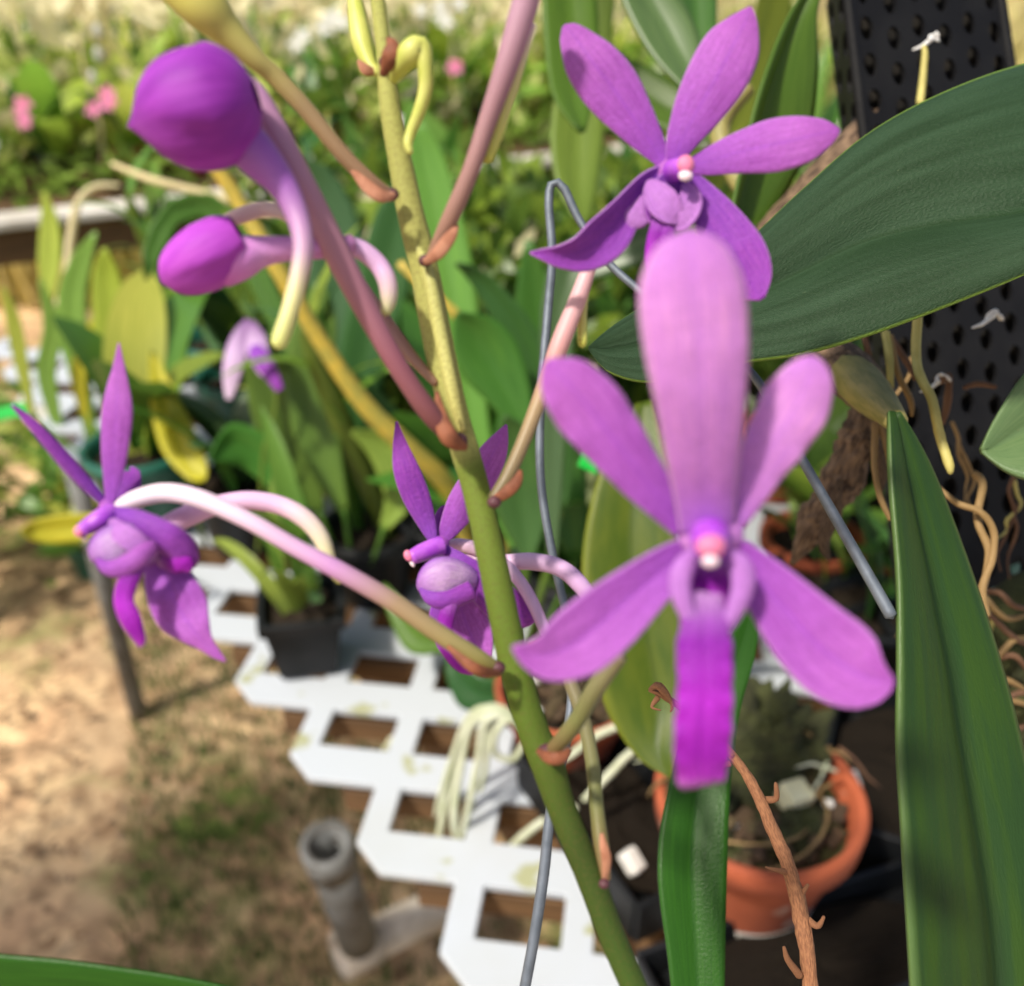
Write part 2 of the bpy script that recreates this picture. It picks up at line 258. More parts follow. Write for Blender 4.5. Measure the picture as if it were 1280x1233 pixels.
# ------------------------------------------------------------------ builders
def empty(name, loc, label, cat, group=None, rz=0.0):
    o = bpy.data.objects.new(name, None); COL.objects.link(o); o.location = loc; o.rotation_euler = (0, 0, rz)
    o.empty_display_size = 0.02
    o['label'] = label; o['category'] = cat
    if group: o['group'] = group
    return o
def wloc(o):
    v = Vector((0, 0, 0))
    while o is not None: v = v + Vector(o.location); o = o.parent
    return v
def link(name, me, m, parent=None, smooth=True, label=None):
    o = bpy.data.objects.new(name, me); COL.objects.link(o)
    if m is not None and not me.materials: me.materials.append(m)
    if smooth:
        for p in me.polygons: p.use_smooth = True
    if parent is not None: o.parent = parent
    if label: o['label'] = label
    return o
def build(name, vs, fs, m, parent=None, uvs=None, smooth=True, label=None, solid=0.0, origin=None):
    """vs are world points; the object is placed at its parent's origin (or at origin)"""
    base = wloc(parent) if parent is not None else (origin or Vector((0, 0, 0)))
    me = bpy.data.meshes.new(name)
    me.from_pydata([Vector(v) - base for v in vs], [], fs); me.update()
    if uvs is not None:
        ul = me.uv_layers.new(name='UVMap')
        for lp in me.loops: ul.data[lp.index].uv = uvs[lp.vertex_index]
    o = link(name, me, m, parent, smooth, label)
    if parent is None: o.location = base
    if solid:
        s = o.modifiers.new('thickness', 'SOLIDIFY'); s.thickness = solid; s.offset = 0
    return o
def crom(P, n):
    """Catmull-Rom through tuples, n samples (nearly even in chord length of the first two values)"""
    k = len(P); out = []
    cum = [0.0]
    for a, b in zip(P, P[1:]): cum.append(cum[-1] + max(1e-6, math.dist(a[:2], b[:2])))
    T = cum[-1]
    for i in range(n):
        s = T * i / (n - 1); j = 0
        while j < k - 2 and s > cum[j + 1]: j += 1
        t = min(1.0, (s - cum[j]) / (cum[j + 1] - cum[j]))
        p0 = P[max(0, j - 1)]; p1 = P[j]; p2 = P[j + 1]; p3 = P[min(k - 1, j + 2)]
        out.append(tuple(0.5 * ((2 * b) + (c - a) * t + (2 * a - 5 * b + 4 * c - d) * t * t + (3 * b - a - 3 * c + d) * t ** 3)
                         for a, b, c, d in zip(p0, p1, p2, p3)))
    return out
def tube(name, pts, m, parent=None, n=None, ring=12, label=None, flat=1.0, closed_ends=True, origin=None, knob=0.0):
    """pts: (u, v, depth, half width in photo px)"""
    n = n or max(8, len(pts) * 6)
    P = crom(pts, n); C = [W(p[0], p[1], p[2]) for p in P]; rr = [max(0.2, p[3]) * p[2] / FPX for p in P]
    return tube_w(name, C, rr, m, parent, ring, label, flat, origin, knob)
def tube_w(name, C, rr, m, parent=None, ring=8, label=None, flat=1.0, origin=None, knob=0.0, cap=True):
    vs, fs, uv = [], [], []; n = len(C); ref = None
    for i in range(n):
        t = (C[min(n - 1, i + 1)] - C[max(0, i - 1)]).normalized()
        if ref is None: ref = t.cross(FA).normalized() if abs(t.dot(FA)) < 0.95 else t.cross(XA).normalized()
        a = (ref - t * ref.dot(t)).normalized(); ref = a; b = t.cross(a)
        for k in range(ring):
            th = 2 * math.pi * k / ring
            r = rr[i] * (1 + knob * (noise.noise(C[i] * 400 + Vector((k, 0, 0))) if knob else 0))
            vs.append(C[i] + a * (math.cos(th) * r) + b * (math.sin(th) * r * flat)); uv.append((k / ring, i / (n - 1)))
    for i in range(n - 1):
        for k in range(ring):
            k2 = (k + 1) % ring; fs.append((i * ring + k, i * ring + k2, (i + 1) * ring + k2, (i + 1) * ring + k))
    if cap:
        for e, s in ((0, 1), (n - 1, -1)):
            t = (C[1] - C[0]).normalized() if e == 0 else (C[-1] - C[-2]).normalized()
            vs.append(C[e] - t * s * rr[e] * 0.6); uv.append((0.5, e / (n - 1))); c = len(vs) - 1
            for k in range(ring):
                k2 = (k + 1) % ring; f = (e * ring + k2, e * ring + k, c); fs.append(f if e == 0 else f[::-1])
    return build(name, vs, fs, m, parent, uv, label=label, origin=origin)
def petal(name, st, m, parent, bulge=0.0, label=None, rows=26, cols=12, solid=0.00035, ripple=0.0, curl=0.0, groove=0.0, origin=None, mid=0.5):
    """st: (u, v, depth, half width px, depth skew mm from centre to the right-hand edge)"""
    st = [tuple(s) + ((0.0,) if len(s) == 4 else ()) for s in st]
    P = crom(st, rows); vs, fs, uv = [], [], []
    for i, p in enumerate(P):
        a = P[max(0, i - 1)]; b = P[min(rows - 1, i + 1)]
        tx, ty = b[0] - a[0], b[1] - a[1]; l = math.hypot(tx, ty) or 1; tx /= l; ty /= l
        nx, ny = -ty, tx; w = max(0.15, p[3])
        Lp = W(p[0] + nx * w, p[1] + ny * w, p[2] - p[4] / 1000); Rp = W(p[0] - nx * w, p[1] - ny * w, p[2] + p[4] / 1000)
        cw = (Rp - Lp).length
        tw = (W(b[0], b[1], b[2]) - W(a[0], a[1], a[2])); nn = (Rp - Lp).cross(tw)
        if nn.length < 1e-12: nn = -FA
        nn.normalize()
        if nn.dot(FA) > 0: nn = -nn
        for j in range(cols):
            s = j / (cols - 1); x = 2 * s - 1
            sm = s
            q = Lp.lerp(Rp, sm)
            off = bulge * cw * (1 - x * x) + curl * cw * abs(x) ** 4
            off -= groove * cw * math.exp(-(x / 0.16) ** 2)
            off += ripple * cw * math.sin(i * 0.9 + (2.0 if x > 0 else 0)) * abs(x) ** 3
            off += 0.012 * cw * noise.noise(q * 350)
            vs.append(q + nn * off); uv.append((s, i / (rows - 1)))
    for i in range(rows - 1):
        for j in range(cols - 1):
            k = i * cols + j; fs.append((k, k + 1, k + cols + 1, k + cols))
    return build(name, vs, fs, m, parent, uv, label=label, solid=solid, origin=origin)
def sheet(name, rows_, m, parent, crease=0.0, n=30, cols=17, label=None, solid=0.001, origin=None, bow=0.0, wav=0.0):
    """rows_: (leftU, leftV, rightU, rightV, depthL, depthR, midrib fraction); crease pushes the midrib away from the viewer (m)"""
    P = crom(rows_, n); vs, fs, uv = [], [], []
    for i, p in enumerate(P):
        Lp = W(p[0], p[1], p[4]); Rp = W(p[2], p[3], p[5]); mf = min(0.95, max(0.05, p[6]))
        q = P[min(n - 1, i + 1)]; o_ = P[max(0, i - 1)]
        tw = W((q[0] + q[2]) / 2, (q[1] + q[3]) / 2, (q[4] + q[5]) / 2) - W((o_[0] + o_[2]) / 2, (o_[1] + o_[3]) / 2, (o_[4] + o_[5]) / 2)
        nn = (Rp - Lp).cross(tw)
        nn = nn.normalized() if nn.length > 1e-12 else -FA
        if nn.dot(FA) > 0: nn = -nn
        cw = (Rp - Lp).length
        for j in range(cols):
            s = j / (cols - 1)
            f = s / 0.5 * mf if s <= 0.5 else mf + (s - 0.5) / 0.5 * (1 - mf)
            d = 1 - abs(s - 0.5) * 2
            off = -crease * cw * d ** 1.6 + bow * cw * math.sin(math.pi * s) - 0.03 * crease * cw * 0
            off += wav * noise.noise(Vector((s * 3, i * 0.3, 5.1)))
            vs.append(Lp.lerp(Rp, f) + nn * off); uv.append((s, i / (n - 1)))
    for i in range(n - 1):
        for j in range(cols - 1):
            k = i * cols + j; fs.append((k, k + 1, k + cols + 1, k + cols))
    return build(name, vs, fs, m, parent, uv, label=label, solid=solid, origin=origin)
def blob(name, u, v, d, rx, ry, rz, m, parent, ang=0.0, label=None, taper=0.0, seg=20, ridges=0, origin=None):
    """egg: rx along its own axis (photo angle ang in degrees, 0 = towards the right), ry across, rz in depth, all px"""
    c = W(u, v, d); k = d / FPX; a = R(ang)
    ax = (XA * math.cos(a) - UA * math.sin(a)); ay = (XA * math.sin(a) + UA * math.cos(a)); az = FA
    vs, fs, uv = [], [], []; rows = seg
    for i in range(rows + 1):
        ph = math.pi * i / rows; x = math.cos(ph); r = math.sin(ph) * (1 - taper * x)
        for j in range(seg):
            th = 2 * math.pi * j / seg; rr = r * (1 + (ridges and 0.035 * math.cos(5 * th)))
            vs.append(c + ax * (x * rx * k) + ay * (rr * math.cos(th) * ry * k) + az * (rr * math.sin(th) * rz * k)); uv.append((j / seg, i / rows))
    for i in range(rows):
        for j in range(seg):
            j2 = (j + 1) % seg; fs.append((i * seg + j, i * seg + j2, (i + 1) * seg + j2, (i + 1) * seg + j))
    return build(name, vs, fs, m, parent, uv, label=label, origin=origin)
def blob_w(name, c, rad, m, parent, seg=8):
    vs, fs = [], []
    for i in range(seg + 1):
        ph = math.pi * i / seg
        for j in range(seg): th = 2 * math.pi * j / seg; vs.append(Vector(c) + Vector((math.sin(ph) * math.cos(th) * rad[0], math.sin(ph) * math.sin(th) * rad[1], math.cos(ph) * rad[2])))
    for i in range(seg):
        for j in range(seg): j2 = (j + 1) % seg; fs.append((i * seg + j, i * seg + j2, (i + 1) * seg + j2, (i + 1) * seg + j))
    return build(name, vs, fs, m, parent)
def box_mesh(name, sx, sy, sz, bev=0.002):
    bm = bmesh.new(); bmesh.ops.create_cube(bm, size=1.0)
    bmesh.ops.scale(bm, vec=(sx, sy, sz), verts=bm.verts)
    if bev: bmesh.ops.bevel(bm, geom=bm.edges[:], offset=bev, segments=1, affect='EDGES')
    me = bpy.data.meshes.new(name); bm.to_mesh(me); bm.free(); return me
def lathe_mesh(name, prof, seg=28, square=0.0):
    vs, fs, uv = [], [], []
    for i, (r, z) in enumerate(prof):
        for j in range(seg):
            th = 2 * math.pi * (j + 0.5) / seg; c, s = math.cos(th), math.sin(th)
            q = 1.0
            if square: q = (1 - square) + square / max(abs(c), abs(s))
            vs.append((r * q * c, r * q * s, z))
    for i in range(len(prof) - 1):
        for j in range(seg):
            j2 = (j + 1) % seg; fs.append((i * seg + j, i * seg + j2, (i + 1) * seg + j2, (i + 1) * seg + j))
    me = bpy.data.meshes.new(name); me.from_pydata(vs, [], fs); me.update(); return me

# ================================================================== THE SETTING
def setting(o): o['kind'] = 'structure'; return o
# ground sheet
bm = bmesh.new(); bmesh.ops.create_grid(bm, x_segments=120, y_segments=120, size=60)
for v in bm.verts: v.co = v.co * (0.05 + 0.95 * (v.co.length / 60)) if v.co.length < 60 else v.co
for v in bm.verts: v.co.z = 0.02 * noise.noise(v.co * 1.7) - 0.005
me = bpy.data.meshes.new('ground'); bm.to_mesh(me); bm.free()
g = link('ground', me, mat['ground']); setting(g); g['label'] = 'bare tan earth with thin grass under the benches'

# grass and litter on the ground (nobody could count them)
def scatter_blades(name, m, n, area, h, w, label, kind):
    vs, fs = [], []
    for _ in range(n):
        x, y = area(); z = 0.0; a = random.uniform(0, 6.28); hh = h * random.uniform(.4, 1.2); l = random.uniform(-.5, .5) * hh; l2 = random.uniform(-.5, .5) * hh
        k = len(vs); dx, dy = math.cos(a) * w / 2, math.sin(a) * w / 2
        if kind == 'blade':
            vs += [(x - dx, y - dy, z), (x + dx, y + dy, z), (x + dx * .6 + l * .4, y + dy * .6 + l2 * .4, z + hh * .6), (x - dx * .6 + l * .4, y - dy * .6 + l2 * .4, z + hh * .6), (x + l, y + l2, z + hh)]
            fs += [(k, k + 1, k + 2, k + 3), (k + 3, k + 2, k + 4)]
        else:
            s = random.uniform(.5, 1.3) * w; t = random.uniform(.3, .6); z = random.uniform(.01, .02)
            ca, sa = math.cos(a), math.sin(a)
            pt = lambda p, q, zz: (x + (p * ca - q * sa) * s, y + (p * sa + q * ca) * s, z + zz * s)
            vs += [pt(-1, 0, .1), pt(0, -t, 0.05), pt(1, 0, .25), pt(0, t, .1)]; fs += [(k, k + 1, k + 2), (k, k + 2, k + 3)]
    me = bpy.data.meshes.new(name); me.from_pydata(vs, [], fs); me.update()
    o = link(name, me, m); o['kind'] = 'stuff'; o['label'] = label; return o
def area_grass():
    while True:
        x = random.uniform(-2.4, 1.6); y = random.uniform(.45, 4.0)
        c = noise.noise(Vector((x * 2.2, y * 2.2, 3.0)))
        if c + (0.45 if x > -.62 - .28 * (y - 1) and y < 1.8 else -0.2) > 0.12: return x, y
scatter_blades('grass', mat['grass'], 24000, area_grass, .035, .005, 'thin green grass coming up through the earth', 'blade')
scatter_blades('leaf_litter', mat['litter'], 4500, lambda: (random.uniform(-1.6, 1.2), random.uniform(.4, 2.2)), .01, .012, 'small dry leaves and chips lying on the earth', 'chip')

# near bench: white plastic lattice cut on the diagonal, on wooden slats and legs
D1 = Vector((math.cos(R(-8)), math.sin(R(-8)), 0)); D2 = Vector((-D1.y, D1.x, 0)); PIT = 0.0748
O = G(470, 985)
ZT = 0.75
bench = empty('bench', (0.3, 1.1, 0), 'near plant bench with a white plastic lattice top on tan wooden slats', 'bench')
bm = bmesh.new()
def q4(s0, s1, t0, t1):
    pts = [O + D1 * s + D2 * t for s, t in ((s0, t0), (s1, t0), (s1, t1), (s0, t1))]
    bm.faces.new([bm.verts.new(p) for p in pts])
W1, W2 = .47 * PIT, .27 * PIT
for i in range(-14, 20):
    for j in range(-9, 11):
        if (i + j) < -1: continue
        s, t = i * PIT, j * PIT
        q4(s, s + W2, t, t + W1); q4(s + W2, s + PIT, t, t + W1); q4(s, s + W2, t + W1, t + PIT)
bmesh.ops.remove_doubles(bm, verts=bm.verts, dist=1e-5)
cut = O + D1 * (-.0) + D2 * (-.052)
bmesh.ops.bisect_plane(bm, geom=bm.verts[:] + bm.edges[:] + bm.faces[:], plane_co=cut, plane_no=-(D1 + D2), clear_outer=True)
bmesh.ops.translate(bm, verts=bm.verts, vec=-Vector(bench.location))
me = bpy.data.meshes.new('lattice_top'); bm.to_mesh(me); bm.free()
lt = link('lattice_top', me, mat['white_plastic'], bench, smooth=False)
sm = lt.modifiers.new('t', 'SOLIDIFY'); sm.thickness = 0.006; sm.offset = 0
bv = lt.modifiers.new('b', 'BEVEL'); bv.width = 0.0012; bv.segments = 2; bv.limit_method = 'ANGLE'
ang = math.atan2(D1.y, D1.x)
for j in range(-8, 11, 1):                        # slats under every lattice row
    t = j * PIT + W1 * 0.15; s_edge = -0.052 - t + 0.030
    s_end = 1.35; Ln = s_end - s_edge
    if Ln < .1: continue
    c = O + D1 * (s_edge + Ln / 2) + D2 * (t + 0.012); 
    me = box_mesh('slat', Ln, 0.030, 0.022, .001)
    s_ = link('slat', me, mat['wood'], bench, smooth=False); s_.location = c + Vector((0, 0, -0.020)) - bench.location; s_.rotation_euler.z = ang
dE = (D2 - D1).normalized()                        # beam along the cut edge
for k, (off, ln, cy) in enumerate(((.16, 1.7, .35), (.9, 1.7, .35))):
    me = box_mesh('beam', ln, .045, .07, .002); b_ = link('beam', me, mat['wood'], bench, smooth=False)
    c = cut + (D1 + D2).normalized() * off + dE * cy; b_.location = Vector((c.x, c.y, ZT - .07)) - bench.location; b_.rotation_euler.z = math.atan2(dE.y, dE.x)
for (x, y) in ((-.72, 1.39),):
    me = lathe_mesh('leg', [(.0, 0), (.017, 0), (.017, .745), (.0, .745)], 16); l_ = link('leg', me, mat['grey_pipe'], bench); l_.location = Vector((x, y, 0)) - bench.location
for (x, y) in ((.35, .62), (1.1, .7), (-.35, 1.35), (.8, 1.25)):
    me = box_mesh('leg', .05, .05, .64, .003); l_ = link('leg', me, mat['wood'], bench, smooth=False); l_.location = Vector((x, y, .32)) - bench.location

# far bench: white painted boards over a tan timber rail
A = G(-260, 318); B = G(330, 249); A.z = B.z = 0.75
dr = (B - A).normalized(); nr = Vector((-dr.y, dr.x, 0)); az = math.atan2(dr.y, dr.x)
fb = empty('bench', (A.x, A.y, 0), 'far plant bench with a white painted front board on a tan timber rail', 'bench')
def on_fb(name, sx, sy, sz, along, back, z, m):
    me = box_mesh(name, sx, sy, sz, .004); o = link(name, me, m, fb, smooth=False)
    o.location = dr * along + nr * back + Vector((0, 0, z)); o.rotation_euler.z = az; return o
on_fb('board', 3.4, .09, .022, 1.6, .045, .757, mat['white_paint'])
for k in range(8): on_fb('board', 3.4, .10, .02, 1.6, .19 + k * .125, .75, mat['wood'])
on_fb('rail', 3.4, .04, .075, 1.6, .05, .70, mat['cane_yellow'] if False else mat['wood'])
for a_ in (.1, 1.6, 3.1):
    for b_ in (.1, 1.0): on_fb('leg', .06, .06, .66, a_, b_, .33, mat['wood'])

# fence far behind
fence = empty('fence', (0, 5.4, 0), 'sun bleached wooden plank fence far behind the plants', 'fence')
pk = box_mesh('plank', .13, .02, 1.7, .003)
for i in range(64):
    o = link('plank', pk, mat['fence_wood'], fence, smooth=False); o.location = (-4.6 + i * .145, random.uniform(-.01, .01), .86 + random.uniform(-.04, .02)); o.rotation_euler.y = random.uniform(-.01, .01)
for zz in (.4, 1.3):
    me = box_mesh('rail', 9.4, .04, .08, .003); o = link('rail', me, mat['fence_wood'], fence, smooth=False); o.location = (-.0, .035, zz)
# trees and hedge beyond the fence
def tree(x, y, h, r, label):
    t = empty('tree', (x, y, 0), label, 'tree', 'trees beyond the fence')
    C = [Vector((x + .1 * math.sin(i), y, i * h * .75 / 8)) for i in range(9)]
    tube_w('trunk', C, [r * .07 * (1 - i / 12) for i in range(9)], mat['cane_brown'], t, 10)
    vs, fs = [], []
    for _ in range(2600):
        d = Vector((random.gauss(0, 1), random.gauss(0, 1), random.gauss(0, 1))).normalized() * (random.random() ** .4)
        c = Vector((x, y, h * .68)) + Vector((d.x * r, d.y * r, d.z * h * .36)) * (1 + .5 * noise.noise(d * 2.2 + Vector((x, 0, 0))))
        a = Vector((random.gauss(0, 1), random.gauss(0, 1), random.gauss(0, .5))).normalized(); b = a.orthogonal().normalized(); s = random.uniform(.06, .13)
        k = len(vs); vs += [c - a * s, c - b * s * .4, c + a * s, c + b * s * .4]; fs.append((k, k + 1, k + 2, k + 3))
    build('crown', vs, fs, GREENS[random.choice((0, 2, 5))], t, [(random.random(), random.random()) for _ in vs], smooth=False)
tree(-3.6, 8.0, 4.6, 1.8, 'leafy tree behind the left end of the wooden fence')
tree(.4, 8.8, 5.0, 2.1, 'tallest leafy tree, behind the middle of the wooden fence')
tree(4.0, 7.6, 4.4, 1.8, 'leafy tree behind the right end of the wooden fence')

# unseen tree added to cast shade on the earth and bench plants
st_ = empty('added_shade_tree', (-1.2, -2.0, 0), 'unseen leafy tree added to shade the earth and the bench plants', 'tree')
tube_w('trunk', [Vector((-1.2 + .03 * i, -2.0 + .03 * i, i * .27)) for i in range(10)], [.13 - .006 * i for i in range(10)], mat['cane_brown'], st_, 12)
for k, (dx, dy, dz) in enumerate(((-1.1, 1.7, .5), (-.8, .9, .5), (1.6, 2.3, .45), (2.1, 1.9, .5), (2.2, .4, .5))):
    b0 = Vector((-.96, -1.75, 2.3)); tube_w('limb', [b0 + Vector((dx, dy, dz)) * (i / 6) + Vector((0, 0, .15 * math.sin(i))) for i in range(7)], [.06 - .007 * i for i in range(7)], mat['cane_brown'], st_, 8)
vs, fs = [], []; rt = random.Random(3)
for (x0, x1, y0, y1, nn_) in ((-2.6, -1.55, -1.1, -.10, 1500), (-2.05, -1.55, -.10, .28, 430), (-.65, 1.6, -.05, 1.0, 2300), (-2.3, 1.6, -2.0, -1.1, 2600)):  # leaf patches placed where their shadows should fall
    for _ in range(nn_):
        x = rt.uniform(x0, x1); y = rt.uniform(y0, y1); z = 2.6 + rt.uniform(0, .4)
        if noise.noise(Vector((x * 2.3, y * 2.3, 0))) < -.12: continue
        c = Vector((x, y, z)); a = Vector((rt.gauss(0, 1), rt.gauss(0, 1), rt.gauss(0, .35))).normalized(); b = a.cross(Vector((rt.gauss(0, .3), rt.gauss(0, .3), 1))).normalized(); l = rt.uniform(.05, .09)
        k = len(vs); vs += [c - a * l, c - a * l * .2 - b * l * .42, c + a * l, c - a * l * .2 + b * l * .42]; fs.append((k, k + 1, k + 2, k + 3))
build('crown', vs, fs, GREENS[0], st_, [(rt.random(), rt.random()) for _ in vs], smooth=False)

# ================================================================== BACKGROUND PLANTS
def leaf_mesh(name, L_, Wd, arch, shape, segs=8, vfold=.25):
    vs, fs, uv = [], [], []
    p = Vector((0, 0, 0)); th = R(80)
    for i in range(segs + 1):
        t = i / segs
        w = {'strap': (1 - t ** 4) * (0.6 + .4 * min(1, t * 4)), 'oval': math.sin(math.pi * min(1, t * .92 + .06)) ** .7 if t < 1 else 0.02, 'lance': (1 - t) ** .6 * (t * 3 + .25 if t < .25 else 1)}[shape] * Wd / 2
        nrm = Vector((0, -math.sin(th), math.cos(th)))
        for sx in (-1, 0, 1):
            vs.append(p + Vector((sx * w, 0, 0)) + nrm * (abs(sx) * w * vfold)); uv.append((sx / 2 + .5, t))
        p = p + Vector((0, math.cos(th), math.sin(th))) * (L_ / segs); th -= arch / segs
    for i in range(segs):
        for j in range(2):
            k = i * 3 + j; fs.append((k, k + 1, k + 4, k + 3))
    me = bpy.data.meshes.new(name); me.from_pydata(vs, [], fs); me.update()
    ul = me.uv_layers.new(name='UVMap')
    for lp in me.loops: ul.data[lp.index].uv = uv[lp.vertex_index]
    for pl in me.polygons: pl.use_smooth = True
    return me
LM = {}
for k, m in enumerate(GREENS + [mat['yellow_leaf']]):
    for kind, args in {'strap': [(1, .13, R(60)), (1, .11, R(110)), (1, .15, R(25))], 'oval': [(1, .30, R(30)), (1, .26, R(80)), (1, .34, R(55))], 'lance': [(1, .16, R(40)), (1, .13, R(85)), (1, .2, R(60))]}.items():
        for q, (a, b, c) in enumerate(args):
            me = leaf_mesh('leaf', a, b, c, kind, vfold=.35 if kind == 'strap' else .18); me.materials.append(m); LM[(k, kind, q)] = me
def pot_mesh(name, r, h, rimw=.006, square=0):
    return lathe_mesh(name, [(0, 0), (r * .68, 0), (r * .72, .004), (r * .93, h * .82), (r * .93 + .001, h * .83), (r + rimw * .4, h * .84), (r + rimw * .5, h * .99), (r + rimw * .2, h), (r - rimw * .6, h), (r - rimw, h * .95), (r * .84, h * .8), (0, h * .79)], 28, square)
POTS = {}
for nm, m, r, h, sq in (('black', 'black_plastic', .045, .075, .0), ('square', 'black_plastic', .040, .075, .85), ('clay', 'terracotta', .045, .075, 0), ('green', 'green_plastic', .055, .095, 0)):
    me = pot_mesh('pot', r, h, square=sq); me.materials.append(mat[m])
    for pl in me.polygons: pl.use_smooth = sq == 0
    POTS[nm] = (me, r, h)
SOILM = {}
def soil_mesh(r, m):
    vs, fs = [(0, 0, .006)], []
    for i in range(1, 5):
        for j in range(14):
            th = j * 2 * math.pi / 14; q = r * i / 4; vs.append((q * math.cos(th), q * math.sin(th), .006 * (1 - i / 5) + random.uniform(-.004, .004)))
    for j in range(14):
        fs.append((0, 1 + j, 1 + (j + 1) % 14))
        for i in range(3): a = 1 + i * 14; fs.append((a + j, a + 14 + j, a + 14 + (j + 1) % 14, a + (j + 1) % 14))
    me = bpy.data.meshes.new('potting_mix'); me.from_pydata(vs, [], fs); me.update(); me.materials.append(m); return me
for nm, (me, r, h) in POTS.items(): SOILM[nm] = soil_mesh(r * .9, mat['soil'])
caneM = lathe_mesh('cane', [(0, 0), (.006, 0), (.010, .3), (.011, .6), (.008, .9), (.003, 1.0), (0, 1.0)], 8); caneM.materials.append(GREENS[5])

def plant(x, y, z, kind, size, n, green, label, pot='black', group=None, name='potted_orchid', cat='orchid', rz=None, flowers=None, lean=None):
    root = empty(name, (x, y, z), label, cat, group, rz if rz is not None else random.uniform(0, 6.28))
    h0 = 0.0
    if pot:
        me, r, h = POTS[pot]; link('pot', me, None, root, smooth=False); h0 = h * .82
        sm = link('potting_mix', SOILM[pot], None, root, smooth=False); sm.location.z = h0
    def lf(loc, rz_, tilt, sc, kd, gm=None, wd=1.0):
        o = bpy.data.objects.new('leaf', LM[(gm if gm is not None else (green if random.random() < .75 else random.randrange(6)), kd, random.randrange(3))]); COL.objects.link(o); o.parent = root
        o.location = loc; o.rotation_euler = (tilt, random.uniform(-.25, .25), rz_); o.scale = (sc * wd, sc, sc)
    if kind in ('strap', 'oval'):
        for i in range(n):
            a = i * 2.4 + random.uniform(-.4, .4) if kind == 'oval' else (i % 2) * math.pi + random.uniform(-.7, .7)
            lf((random.uniform(-.015, .015), random.uniform(-.015, .015), h0 + (i / n) * size * (.25 if kind == 'strap' else .1)), a, random.uniform(-.55, .1), size * random.uniform(.65, 1.1), kind, wd=1.0)
    else:
        nc = max(2, n // 5)
        for c in range(nc):
            a = random.uniform(0, 6.28); tl = random.uniform(.05, .38); bx, by = random.uniform(-.02, .02), random.uniform(-.02, .02)
            o = bpy.data.objects.new('cane', caneM); COL.objects.link(o); o.parent = root; o.location = (bx, by, h0); o.rotation_euler = (tl, 0, a); o.scale = (1, 1, size)
            d = Matrix.Rotation(a, 3, 'Z') @ Matrix.Rotation(tl, 3, 'X') @ Vector((0, 0, 1))
            for i in range(5):
                p = Vector((bx, by, h0)) + d * size * (.35 + .15 * i)
                lf(p, a + (i % 2) * math.pi + random.uniform(-.5, .5), random.uniform(-.6, 0), size * random.uniform(.35, .5), 'lance' if kind == 'cane' else 'oval')
    return root

# where the plants stand; each label says what the plant is and what it is seen beside
def px(p):
    r = Vector(p) - CAM; d = r.dot(FA); return (640 + FPX * r.dot(XA) / d, 616.5 - FPX * r.dot(UA) / d)
MARKS = [(150, 165, 'beyond the round purple bud'), (330, 210, 'behind the top of the pink pedicel'), (90, 290, 'by the white front board'), (240, 300, 'behind the long purple bud'), (60, 420, 'above the bare earth'),
         (150, 500, 'behind the tall petal of the left flower'), (250, 540, 'by the yellowing leaf'), (310, 440, 'by the pale lilac flower'), (420, 420, 'along the yellow cane'), (450, 560, 'left of the middle of the green stem'),
         (480, 250, 'behind the upper green stem'), (590, 250, 'right of the upper green stem'), (600, 430, 'by the heart shaped leaf'), (700, 300, 'behind the wire hook'), (640, 60, 'behind the mauve pedicel'), (740, 120, 'behind the hanging top leaves'),
         (820, 90, 'above the upper flower'), (900, 250, 'behind the upper flower'), (1000, 330, 'behind the big dark leaf'), (760, 580, 'behind the front flower'), (980, 580, 'behind the brown canes'),
         (1080, 700, 'behind the end of the wire'), (1180, 500, 'behind the black basket'), (1260, 60, 'right of the black basket'), (650, 680, 'behind the flower stem'), (1010, 60, 'left of the black basket'), (60, 60, 'in the sunny top left corner'), (400, 60, 'under the curled top bud')]
def near_mark(p):
    u, v = px(p); return min(MARKS, key=lambda m: (m[0] - u) ** 2 + (m[1] - v) ** 2)[2]
TONE = ['mid green', 'dark green', 'lime green', 'grey green', 'yellowish', 'fresh green']
KN = {'oval': 'broad leaved orchid', 'strap': 'strap leaved orchid', 'cane': 'cane orchid'}
PN = {'black': 'round black pot', 'square': 'square black pot', 'clay': 'clay pot', 'green': 'green pot'}
CROWD = []
def crowd(cells, zz, where, size, greens, pots):
    for (x, y) in cells:
        kd = random.choice(('oval', 'oval', 'strap', 'cane', 'cane')); gr = random.choice(greens); pt = random.choice(pots)
        u, v = px((x, y, zz)); 
        if u < -120 or u > 1400 or v < -60: continue
        ut, vt = px((x, y, zz + size * .6))
        lb = TONE[gr] + ' ' + KN[kd] + ' ' + near_mark((x, y, zz + size * .6))
        CROWD.append(plant(x, y, zz, kd, size * random.uniform(.75, 1.15) * (1.15 if kd == 'strap' else 1), {'oval': 8, 'strap': 11, 'cane': 20}[kd], gr, lb, pt, KN[kd] + 's ' + where))
cells = []
for j in range(6):
    for i in range(16):
        y = .80 + j * .125 + random.uniform(-.03, .03); x = -1.0 + i * .135 + random.uniform(-.03, .03) + (j % 2) * .06
        edge = -.0475 - (y - .375) * .742
        if x < edge + .22 or x > .15 + y * .62: continue
        if y < 1.0 and x < -.05: continue
        if px((x, y, .9))[0] < 190: continue
        if y < .95 and x > .0 and x < .22: continue
        cells.append((x, y))
crowd(cells, .756, 'on the near bench', .19, (0, 0, 1, 5, 3, 5), ('black', 'black', 'square', 'clay', 'green'))
